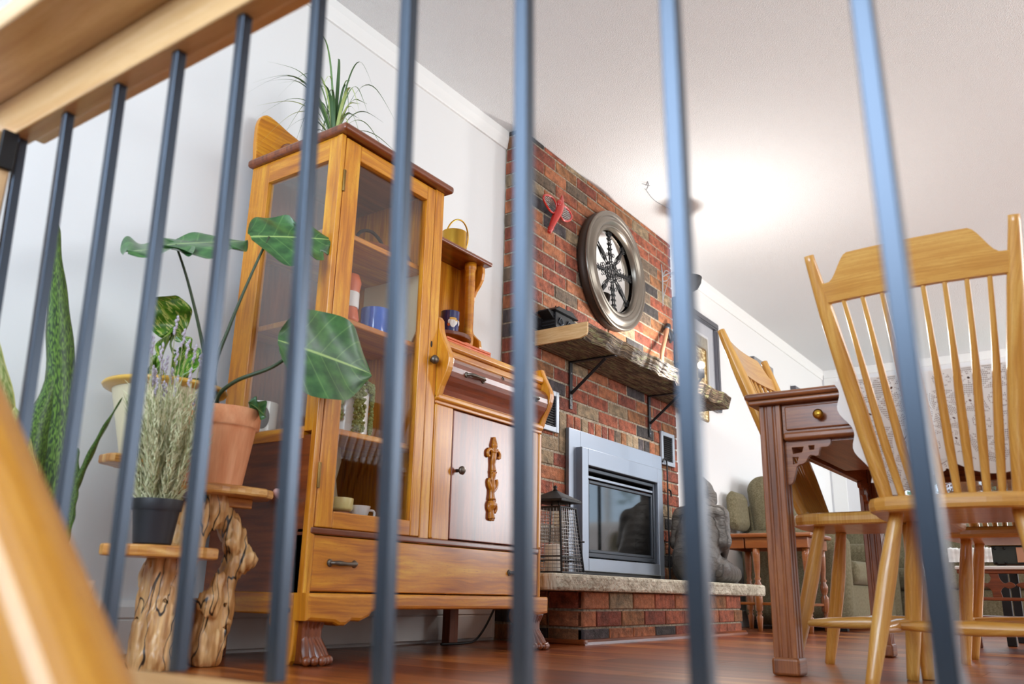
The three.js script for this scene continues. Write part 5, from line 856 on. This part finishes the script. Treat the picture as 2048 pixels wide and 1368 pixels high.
// ---------------------------------------------------------------- dining table, cloth and chairs
const tb = thing('dining_table', 'dark walnut dining table with a fluted leg, end drawer and pierced brackets', 'table', [2.95, 0, 1.95]);
{
  const X0 = 2.36, X1 = 3.52, Z0 = 1.475, Z1 = 2.42;
  part('tabletop', [bx(X0 - 0.03, 0.735, Z0 - 0.035, X1 + 0.03, 0.754, Z1 + 0.035, 0.009, 2, 3), bx(X0 - 0.022, 0.720, Z0 - 0.027, X1 + 0.022, 0.735, Z1 + 0.027, 0.006, 2, 2)], M.walnut, tb);
  function leg(x, z) {
    const w = 0.031, f = []; const sh = [];            // square leg with flutes on every face
    const face = [[-1, -1], [1, -1], [1, 1], [-1, 1]];
    for (let k = 0; k < 4; k++) { const a = face[k], b = face[(k + 1) % 4]; for (const [t, d] of [[0.04, 0], [0.22, 0], [0.28, 0.10], [0.34, 0.10], [0.40, 0], [0.60, 0], [0.66, 0.10], [0.72, 0.10], [0.78, 0], [0.96, 0]]) { const px = lerp(a[0], b[0], t), pz = lerp(a[1], b[1], t), nx = (a[0] + b[0]) / 2, nz = (a[1] + b[1]) / 2; sh.push([x + w * (px - nx * d), z + w * (pz - nz * d)]); } }
    const l = part('leg', [ext(sh, 0.045, 0.72, 'xz', 0.001, 1)], M.walnut, tb);
    part('foot', [bx(x - 0.037, 0.0006, z - 0.037, x + 0.037, 0.046, z + 0.037, 0.009, 0, 2)], M.walnut, l);
  }
  for (const x of [2.391, 3.489]) for (const z of [1.503, 2.392]) leg(x, z);
  // end with the drawer
  part('apron', [bx(X0 + 0.008, 0.624, 1.535, X0 + 0.03, 0.72, 2.36, 0.002, 2), bx(X0 + 0.002, 0.618, 1.535, X0 + 0.034, 0.640, 2.36, 0.008, 2, 3), bx(X1 - 0.03, 0.618, 1.535, X1 - 0.008, 0.72, 2.36, 0.002, 2)], M.walnut, tb);
  for (const z of [Z0 + 0.01, Z1 - 0.03]) part('side_apron', bx(2.423, 0.618, z, 3.457, 0.72, z + 0.02, 0.002), M.walnut, tb);
  const dw = part('drawer', [bx(X0 + 0.001, 0.645, 1.545, X0 + 0.02, 0.712, 1.755, 0.004, 2, 2)], M.walnut, tb);
  part('knob', [xf(lathe([[0, 0], [0.006, 0], [0.006, 0.010], [0.013, 0.015], [0.014, 0.021], [0.008, 0.026], [0, 0.027]], 20), { p: [X0 + 0.001, 0.679, 1.642], r: [0, 0, Math.PI / 2] })], M.brass, dw, 'round brass knob');
  part('underboard', [bx(X0 + 0.03, 0.610, 1.545, X0 + 0.62, 0.622, 1.80, 0.001, 0)], M.walnut, tb);
  // pierced corner brackets
  const sh = () => { const s = shapeOf(smoothPts([[0, 0.615], [0.125, 0.615], [0.118, 0.596], [0.095, 0.594], [0.088, 0.572], [0.066, 0.575], [0.052, 0.556], [0.030, 0.548], [0.022, 0.525], [0.012, 0.50], [0, 0.498]], 60)); return s; };
  const holes = [[[0.018, 0.60], [0.05, 0.60], [0.045, 0.585], [0.02, 0.582]], [[0.018, 0.573], [0.034, 0.572], [0.03, 0.556], [0.018, 0.553]], [[0.064, 0.602], [0.08, 0.602], [0.078, 0.59], [0.066, 0.59]]];
  const mk = () => ext(sh(), -0.007, 0.007, 'xy', 0.001, 0, holes.map((h) => h.slice().reverse()));
  for (const [x, z, ry] of [[2.391, 1.534, -Math.PI / 2], [2.422, 1.503, 0], [3.489, 1.534, -Math.PI / 2], [3.458, 1.503, Math.PI]]) part('bracket', [xf(mk(), { p: [x, 0, z], r: [0, ry, 0] })], M.walnut, tb);
}
{ // lace cloth: flat over the top, hanging in points at the near end and the sides
  const k = thing('tablecloth', 'white crochet lace tablecloth hanging over the near end of the dining table', 'tablecloth', [2.95, 0.755, 2.1]);
  const XE = 2.319, yT = 0.7565;
  part('top', bx(XE, 0.7545, 1.70, 3.56, 0.757, 2.46, 0.001), M.laceSolid, k);
  const hem = (z) => 0.515 - 0.045 * Math.abs(Math.sin((z - 1.72) * 14)) + (z < 1.84 ? -0.02 : 0.02);
  const lft = (y) => 1.695 + 0.085 * Math.pow(clamp((yT - y) / 0.30), 1.15) + 0.010 * Math.sin((yT - y) * 58);
  const wave = (z, y) => XE - 0.004 - 0.012 * clamp((yT - y) / 0.25) * (1 + Math.sin(z * 31)) * 0.6;
  const drop = (solid) => grid(70, 30, (u, v) => { const z0 = lerp(1.70, 2.455, u), yb = hem(z0), y = lerp(yT, yb, v), z = lerp(lft(y), 2.455, u); return [wave(z, y), y, z]; }, (u, v) => [lerp(1.7, 2.45, u), v * 0.27]);
  part('end_drop', drop(), M.lace, k);
  // solid bound edge along the side and the points
  const e = []; for (let i = 0; i <= 24; i++) { const y = lerp(yT, hem(1.70), i / 24), z = lft(y); e.push([wave(z, y), y, z + 0.004]); }
  const border = grid(24, 3, (u, v) => { const y = lerp(yT, hem(1.70), u), z = lft(y) - 0.002 + v * 0.032; return [wave(z, y) - 0.0012, y, z]; });
  const hb = grid(70, 2, (u, v) => { const z = lerp(1.80, 2.455, u), y = hem(z) + v * 0.028 - 0.002; return [wave(z, y) - 0.0012, y, z]; });
  part('edging', [border, hb], M.laceSolid, k);
  part('side_drop', grid(40, 12, (u, v) => { const x = lerp(XE, 3.56, u), y = lerp(yT, 0.52 - 0.04 * Math.abs(Math.sin(x * 14)), v); return [x, y, 2.468 + 0.012 * v * (1 + Math.sin(x * 30))]; }), M.lace, k);
  part('far_drop', grid(40, 12, (u, v) => { const z = lerp(1.75, 2.46, u), y = lerp(yT, 0.52 - 0.04 * Math.abs(Math.sin(z * 14)), v); return [3.566 + 0.012 * v * (1 + Math.sin(z * 30)), y, z]; }), M.lace, k);
}
// spindle back chair, facing +z, origin on the floor under the seat
function makeChair(label) {
  const t = new THREE.Group(); t.name = numbered('dining_chair'); scene.add(t); tag(t, label, 'chair', 'spindle back dining chairs round the table');
  const lp = (n, g, m = M.chair) => part(n, g, m, t);
  const seat = smoothPts([[-0.165, -0.20], [0.165, -0.20], [0.20, -0.05], [0.212, 0.12], [0.19, 0.20], [0, 0.215], [-0.19, 0.20], [-0.212, 0.12], [-0.20, -0.05]], 50);
  lp('seat', ext(seat, 0.398, 0.434, 'xz', 0.012, 0));
  const lean = (y) => -0.178 - (y - 0.42) * 0.335;
  for (const s of [-1, 1]) {
    lp('back_post', bar([[s * 0.140, 0.425, lean(0.425)], [s * 0.166, 0.62, lean(0.62)], [s * 0.199, 0.84, lean(0.84)], [s * 0.221, 0.998, lean(0.998)], [s * 0.2225, 1.012, lean(1.012)]], [0.016, 0.0205, 0.021, 0.019, 0.012], 12, 40));
    lp('leg', bar([[s * 0.205, 0.0005, -0.225], [s * 0.165, 0.22, -0.175], [s * 0.13, 0.40, -0.14]], [0.015, 0.021, 0.022, 0.016], 12, 20));
    lp('leg', bar([[s * 0.185, 0.0005, 0.115], [s * 0.16, 0.22, 0.11], [s * 0.14, 0.40, 0.10]], [0.015, 0.020, 0.023, 0.017], 12, 20));
    lp('side_stretcher', bar([[s * 0.186, 0.13, -0.195], [s * 0.178, 0.135, -0.05], [s * 0.173, 0.14, 0.112]], [0.008, 0.014, 0.0165, 0.014, 0.008], 12, 24));
  }
  lp('cross_stretcher', bar([[-0.178, 0.136, -0.05], [0, 0.136, -0.05], [0.178, 0.136, -0.05]], [0.009, 0.015, 0.018, 0.015, 0.009], 12, 24));
  // curved crest rail with an ogee top edge
  const top = (a) => { const u = Math.abs(a); return u > 0.128 ? lerp(0.938, 0.996, smooth(0.186, 0.130, u)) : 0.996; };
  const crest = (() => {
    const N = 48, pos = [], idx = []; const cz = (a, y) => lean(y) - 0.020 * (1 - (a / 0.21) ** 2);
    const g0 = (side) => grid(N, 6, (u, v) => { const a = lerp(-0.209, 0.209, u), y = lerp(0.892, top(a), v); return [a, y, cz(a, y) + side * 0.009]; });
    const front = g0(1), back = flipFaces(g0(-1));
    const edge = (f, flip) => { const g = grid(N, 2, (u, v) => { const a = lerp(-0.209, 0.209, u), y = f(a); return [a, y + (v === 0.5 ? (flip ? -0.002 : 0.002) : 0), cz(a, y) + lerp(0.009, -0.009, v)]; }); return flip ? flipFaces(g) : g; };
    return uvm(merge([front, back, edge(top, false), edge(() => 0.892, true)]), 0);
  })();
  lp('crest_rail', flipIfNeeded(crest));
  for (let i = 0; i < 8; i++) { const f = (i - 3.5) / 3.5, x0 = f * 0.105, x1 = f * 0.158; lp('spindle', bar([[x0, 0.43, lean(0.43) + 0.004], [lerp(x0, x1, 0.35), 0.58, lean(0.58) - 0.012], [lerp(x0, x1, 0.7), 0.74, lean(0.74) - 0.018 * (1 - f * f)], [x1, 0.90, lean(0.90) - 0.020 * (1 - (x1 / 0.21) ** 2)]], [0.0085, 0.0105, 0.0095, 0.007, 0.0055], 8, 24)); }
  return t;
}
function flipIfNeeded(g) { return g; }
const ch1 = makeChair('golden spindle back chair nearest the viewer, seen from behind in front of the lace cloth');
ch1.position.set(2.40, 0, 1.962); ch1.rotation.set(0, Math.PI / 2 - 0.01, 0);
function copyChair(p, ry, label) { const c = ch1.clone(); c.name = numbered('dining_chair'); c.userData = { ...ch1.userData, label }; c.position.set(...p); c.rotation.set(0, ry, 0); scene.add(c); return c; }
copyChair([2.735, 0, 1.688], 0.03, 'golden spindle back chair tucked in at the side of the table by the fluted leg');
copyChair([3.40, 0, 1.98], -Math.PI / 2, 'shadowed spindle back chair at the far end of the dining table');
// ---------------------------------------------------------------- living room beyond
{
  const k = thing('framed_picture', 'large dark framed picture with a pale mat on the wall right of the chimney', 'picture', [5.5, 1.47, 0.01]);
  const X0 = 5.08, X1 = 5.83, Y0 = 1.478, Y1 = 2.15, w = 0.055;
  for (const b of [[X0, Y0, X1, Y0 + w], [X0, Y1 - w, X1, Y1], [X0, Y0 + w, X0 + w, Y1 - w], [X1 - w, Y0 + w, X1, Y1 - w]]) part('frame', [bx(b[0], b[1], 0.004, b[2], b[3], 0.034, 0.006), bx(b[0] + 0.012, b[1] + 0.012, 0.03, b[2] - 0.012, b[3] - 0.012, 0.040, 0.003)], M.frameDark, k);
  part('mat', bx(X0 + 0.02, Y0 + 0.02, 0.006, X1 - 0.02, Y1 - 0.02, 0.012, 0), M.mat, k);
  part('inner_mat', bx(X0 + 0.16, Y0 + 0.14, 0.012, X1 - 0.16, Y1 - 0.14, 0.014, 0), M.matPale, k);
  part('print', bx(X0 + 0.18, Y0 + 0.16, 0.014, X1 - 0.18, Y1 - 0.16, 0.0155, 0), std({ map: rep(T.stone, 0.5, 0.4), color: hex(0xc8c6c0), roughness: 0.9 }), k);
  part('pane', plain(X0 + 0.03, Y0 + 0.03, 0.018, X1 - 0.03, Y1 - 0.03, 0.020), M.glass, k);
}
{
  const k = thing('gold_panel', 'narrow glittering gold panel hanging before the large picture, behind the mantel end', 'panel', [5.3, 1.36, 0.05]);
  part('panel', bx(5.03, 1.362, 0.046, 5.50, 1.86, 0.056, 0.003), M.gold, k);
  part('border', [bx(5.50, 1.358, 0.044, 5.512, 1.864, 0.060, 0.002), bx(5.018, 1.358, 0.044, 5.03, 1.864, 0.060, 0.002), bx(5.03, 1.350, 0.044, 5.50, 1.362, 0.060, 0.002), bx(5.03, 1.86, 0.044, 5.50, 1.872, 0.060, 0.002)], M.brassOld, k);
}
{
  const k = thing('wall_box', 'small grey rectangular box mounted high on the left wall', 'box', [6.7, 1.99, 0.03]);
  part('case', bx(6.52, 1.93, 0.001, 6.98, 2.072, 0.06, 0.006), M.grey, k); part('cap', bx(6.505, 1.935, 0.004, 6.52, 2.068, 0.056, 0.003), M.frameDark, k);
}
{
  const k = thing('framed_picture', 'grey framed picture low on the wall near the far corner, seen past the table', 'picture', [7.98, 1.49, 0.02]);
  const X0 = 7.62, X1 = 8.38, Y0 = 1.49, Y1 = 2.06, w = 0.06;
  for (const b of [[X0, Y0, X1, Y0 + w], [X0, Y1 - w, X1, Y1], [X0, Y0 + w, X0 + w, Y1 - w], [X1 - w, Y0 + w, X1, Y1 - w]]) part('frame', bx(b[0], b[1], 0.002, b[2], b[3], 0.05, 0.008), M.frameDark, k);
  part('mat', bx(X0 + 0.02, Y0 + 0.02, 0.006, X1 - 0.02, Y1 - 0.02, 0.02, 0), M.matPale, k);
}
// cushions: rounded, slightly puffed boxes
function cushion(x0, y0, z0, x1, y1, z1, r, puff = 0.02, tilt = 0, ax = 'x') {
  const w = x1 - x0, h = y1 - y0, d = z1 - z0, g = new RoundedBoxGeometry(w, h, d, 5, r), p = g.attributes.position;
  for (let i = 0; i < p.count; i++) { const x = p.getX(i), y = p.getY(i), z = p.getZ(i), a = 1 - (2 * x / w) ** 2, b = 1 - (2 * y / h) ** 2, c = 1 - (2 * z / d) ** 2; const wob = 0.006 * n3(x * 9 + x0, y * 9, z * 9); p.setXYZ(i, x + Math.sign(x) * puff * b * c * 0.6 + wob, y + Math.sign(y) * puff * a * c + wob, z + Math.sign(z) * puff * a * b + wob); }
  g.computeVertexNormals(); const m = new THREE.Matrix4().makeRotationFromEuler(ax === 'x' ? new THREE.Euler(tilt, 0, 0) : new THREE.Euler(0, 0, tilt)); g.applyMatrix4(m); g.translate((x0 + x1) / 2, (y0 + y1) / 2, (z0 + z1) / 2);
  return uvm(flat(g), 0);
}
{
  const k = thing('sofa', 'olive brown fabric sofa with plump back cushions along the left wall', 'sofa', [6.9, 0.02, 0.4]);
  part('arm', [cushion(5.98, 0.03, 0.05, 6.20, 0.655, 0.76, 0.09, 0.012)], M.fabric, k); part('arm', [cushion(7.48, 0.03, 0.05, 7.68, 0.64, 0.76, 0.09, 0.012)], M.fabric, k);
  part('base', bx(6.2, 0.05, 0.06, 7.48, 0.30, 0.74, 0.02), M.fabric, k); part('back', [cushion(6.1, 0.10, 0.04, 7.6, 0.86, 0.24, 0.08, 0.01)], M.fabric, k);
  part('seat_cushion', [cushion(6.2, 0.30, 0.22, 6.84, 0.46, 0.78, 0.06, 0.02)], M.fabric, k); part('seat_cushion', [cushion(6.84, 0.30, 0.22, 7.48, 0.46, 0.78, 0.06, 0.02)], M.fabric, k);
  part('back_cushion', [cushion(6.06, 0.60, 0.10, 6.66, 1.035, 0.30, 0.085, 0.035, -0.12)], M.fabric, k); part('back_cushion', [cushion(6.68, 0.60, 0.10, 7.3, 1.03, 0.30, 0.085, 0.035, -0.12)], M.fabric, k);
  for (const p of [[6.02, 0.1], [6.02, 0.68], [7.6, 0.1], [7.6, 0.68]]) part('foot', bx(p[0], 0.0006, p[1], p[0] + 0.05, 0.06, p[1] + 0.05, 0.004), M.dark, k);
}
{
  const k = thing('throw_pillow', 'olive scatter cushion leaning at the near arm of the sofa', 'cushion', [6.0, 0.7, 0.1]);
  part('pillow', [cushion(5.80, 0.66, 0.035, 6.04, 0.90, 0.115, 0.038, 0.03, -0.05)], M.fabric, k);
}
{
  const k = thing('side_table', 'wooden side table with turned legs between the hearth and sofa', 'side table', [5.62, 0, 0.38]);
  part('top', [bx(5.40, 0.565, 0.10, 5.86, 0.592, 0.72, 0.010, 2, 3)], M.oak, k);
  part('apron', [bx(5.425, 0.50, 0.13, 5.445, 0.565, 0.285, 0.003, 2), bx(5.425, 0.50, 0.295, 5.445, 0.565, 0.69, 0.003, 2), bx(5.825, 0.50, 0.13, 5.845, 0.565, 0.69, 0.003, 2), bx(5.445, 0.50, 0.13, 5.825, 0.565, 0.15, 0.003), bx(5.445, 0.50, 0.67, 5.825, 0.565, 0.69, 0.003)], M.oak, k);
  const prof = [[0, 0.0006], [0.013, 0.0006], [0.018, 0.05], [0.022, 0.085], [0.012, 0.095], [0.020, 0.105], [0.012, 0.115], [0.024, 0.125], [0.025, 0.21], [0.014, 0.222], [0.022, 0.245], [0.026, 0.275], [0.014, 0.30], [0.022, 0.312], [0.014, 0.325], [0.020, 0.38], [0.024, 0.46], [0.022, 0.50], [0, 0.50]];
  for (const [x, z] of [[5.45, 0.355], [5.47, 0.66], [5.81, 0.17], [5.81, 0.66]]) part('leg', lathe(prof, 18, [x, 0, z]), M.oak, k);
  part('lower_shelf', [bx(5.45, 0.155, 0.20, 5.82, 0.172, 0.66, 0.004, 2)], M.oak, k);
}
{
  const k = thing('loveseat', 'second olive brown sofa under the far window, facing the fireplace end', 'sofa', [8.1, 0.02, 1.6]);
  part('arm', [cushion(7.62, 0.10, 0.90, 8.52, 0.60, 1.10, 0.09, 0.014)], M.fabric, k); part('arm', [cushion(7.62, 0.10, 2.40, 8.52, 0.60, 2.60, 0.09, 0.014)], M.fabric, k);
  part('base', bx(7.66, 0.05, 1.10, 8.50, 0.30, 2.40, 0.02), M.fabric, k); part('back', [cushion(8.32, 0.10, 0.95, 8.62, 0.86, 2.55, 0.09, 0.012)], M.fabric, k);
  part('seat_cushion', [cushion(7.60, 0.30, 1.10, 8.34, 0.57, 1.75, 0.06, 0.02)], M.fabric, k); part('seat_cushion', [cushion(7.60, 0.30, 1.75, 8.34, 0.57, 2.40, 0.06, 0.02)], M.fabric, k);
  for (const p of [[7.7, 0.95], [7.7, 2.5], [8.45, 0.95], [8.45, 2.5]]) part('foot', bx(p[0], 0.0006, p[1], p[0] + 0.05, 0.06, p[1] + 0.05, 0.004), M.dark, k);
}
{
  const k = thing('armchair', 'pale backed olive armchair in the far corner beyond the table legs', 'armchair', [7.2, 0.02, 0.85]);
  // stands between the two sofas, in front of the corner
  part('seat', [cushion(7.78, 0.28, 0.18, 8.4, 0.46, 0.84, 0.07, 0.02)], M.fabric, k); part('arm', [cushion(7.72, 0.20, 0.16, 8.45, 0.60, 0.34, 0.08, 0.02)], M.fabric, k); part('back', [cushion(8.32, 0.20, 0.16, 8.62, 0.92, 0.86, 0.10, 0.03, -0.1, 'z')], M.fabric, k); part('base', bx(7.80, 0.0006, 0.20, 8.5, 0.28, 0.84, 0.02), M.fabric, k);
}
{
  const k = thing('throw_blanket', 'white ribbed throw draped over the far sofa seat', 'blanket', [7.6, 0.5, 1.6]);
  const P = (u, v) => { const z = lerp(1.14, 2.3, u), rib = 0.009 * Math.abs(Math.sin(z * 95)); const s = v * 0.75; const lim = 0.40; return s < lim ? [8.06 - s - 0.06, 0.602 + rib + 0.01 * n2(z * 5, s * 5), z] : [7.585 - rib - 0.008 * n2(z * 5, s * 5), 0.602 - (s - lim) * 0.30 + rib * 0.2, z]; };
  part('cloth', grid(160, 24, P), std({ color: hex(0xe3e1dc), roughness: 1, side: THREE.DoubleSide }), k);
}
{
  const k = thing('trunk', 'small black steamer trunk with tan trim raised on dark legs', 'trunk', [5.1, 0, 2.0]);
  part('case', bx(4.82, 0.375, 1.745, 5.40, 0.465, 2.45, 0.006), M.trunk, k); part('lid', bx(4.81, 0.465, 1.735, 5.41, 0.485, 2.46, 0.006), M.trunk, k);
  part('trim', [bx(4.806, 0.463, 1.730, 4.814, 0.487, 2.465, 0.002), bx(4.806, 0.463, 1.730, 5.41, 0.487, 1.738, 0.002)], M.brassOld, k);
  part('label', bx(4.817, 0.385, 1.85, 4.8205, 0.455, 2.1, 0.0005), M.axeWood, k);
  for (const z of [1.76, 1.80, 2.2]) for (const y of [0.385, 0.45]) part('rivet', xf(new THREE.SphereGeometry(0.006, 8, 6), { p: [4.8195, y, z] }), M.iron, k);
  for (const [x, z] of [[4.86, 1.775], [4.86, 2.40], [5.34, 1.775], [5.34, 2.40]]) part('leg', bx(x, 0.0006, z - 0.02, x + 0.04, 0.376, z + 0.02, 0.003), M.black, k);
}
{
  const k = thing('fretwork_stand', 'low reddish wooden stand with cut-out fretwork between two thin rails', 'stand', [4.4, 0, 2.0]);
  part('rail', bx(4.30, 0.318, 1.655, 4.325, 0.334, 2.5, 0.004, 2), M.cherry, k); part('rail', bx(4.30, 0.206, 1.655, 4.325, 0.220, 2.5, 0.004, 2), M.cherry, k);
  for (let i = 0; i < 5; i++) { const z = 1.80 + i * 0.16; const s = smoothPts([[z - 0.085, 0.272], [z - 0.05, 0.284], [z - 0.03, 0.278], [z - 0.016, 0.30], [z - 0.022, 0.32], [z + 0.012, 0.32], [z + 0.018, 0.296], [z + 0.034, 0.278], [z + 0.055, 0.284], [z + 0.075, 0.27], [z + 0.05, 0.256], [z + 0.03, 0.262], [z + 0.016, 0.245], [z + 0.02, 0.218], [z - 0.014, 0.218], [z - 0.018, 0.245], [z - 0.034, 0.262], [z - 0.055, 0.258]], 60); part('fret', ext(s, 4.306, 4.318, 'zy', 0.002, 2), M.cherry, k); }
  part('shelf', bx(4.30, 0.125, 1.66, 4.60, 0.142, 2.5, 0.004, 2), M.cherry, k); part('top', bx(4.29, 0.334, 1.65, 4.60, 0.35, 2.5, 0.005, 2), M.white, k);
  for (const [x, z] of [[4.302, 1.665], [4.302, 2.475], [4.572, 1.665], [4.572, 2.475]]) part('post', bx(x, 0.0006, z, x + 0.022, 0.334, z + 0.022, 0.003, 1), M.cherry, k);
}
// trees outside the living room window
function tree(x, z, h, s) {
  const k = thing('tree', s, 'tree', [x, -1.65, z]); const rr = mulberry(Math.round(x * 10 + z * 100));
  part('trunk', bar([[x, -1.65, z], [x + 0.1, h * 0.3 - 1.65, z], [x - 0.1, h - 1.65, z + 0.2]], [0.22, 0.16, 0.05], 8, 12), M.bronzeDark, k);
  for (let i = 0; i < 5; i++) part('branch', bar([[x, 0.2 + i * 0.5, z], [x + (rr() - 0.5) * 2, 0.7 + i * 0.55, z + (rr() - 0.5) * 2.4]], [0.07, 0.02], 6, 6), M.bronzeDark, k);
  const L = []; for (let i = 0; i < 900; i++) { const a = rr() * 6.28, r = Math.sqrt(rr()) * 1.5, y = rr(); const g = new THREE.PlaneGeometry(0.16, 0.09); L.push(flat(xf(g, { p: [x + Math.cos(a) * r, -0.6 + y * h * 0.9, z + Math.sin(a) * r], r: [rr() * 3, rr() * 3, rr() * 3] }))); }
  const m = part('foliage', L, M.grassDark, k); m.userData.kind = 'stuff';
}
tree(13.0, 1.4, 4.6, 'leafy tree outside the far window, its crown nearest the house corner'); tree(14.5, 4.2, 5.2, 'leafy tree outside the far window, further along the garden');
// fine crack and hook on the ceiling
tag(part('ceiling_wire', bar([[4.05, 2.4385, 0.32], [4.22, 2.4375, 0.30], [4.38, 2.4378, 0.33]], 0.002, 5, 16), M.grey), 'thin grey wire clipped to the ceiling above the mirror', 'wire');
{ const k = thing('ceiling_hook', 'tiny plaster snag hanging from the ceiling above the mirror', 'hook', [3.9, 2.43, 0.35]); part('hook', [bar([[3.98, 2.4395, 0.37], [3.99, 2.425, 0.37], [4.03, 2.42, 0.34]], 0.003, 5, 8), bar([[3.97, 2.43, 0.34], [4.01, 2.425, 0.37]], 0.002, 5, 3)], M.grey, k); }

renderer.render(scene, camera);
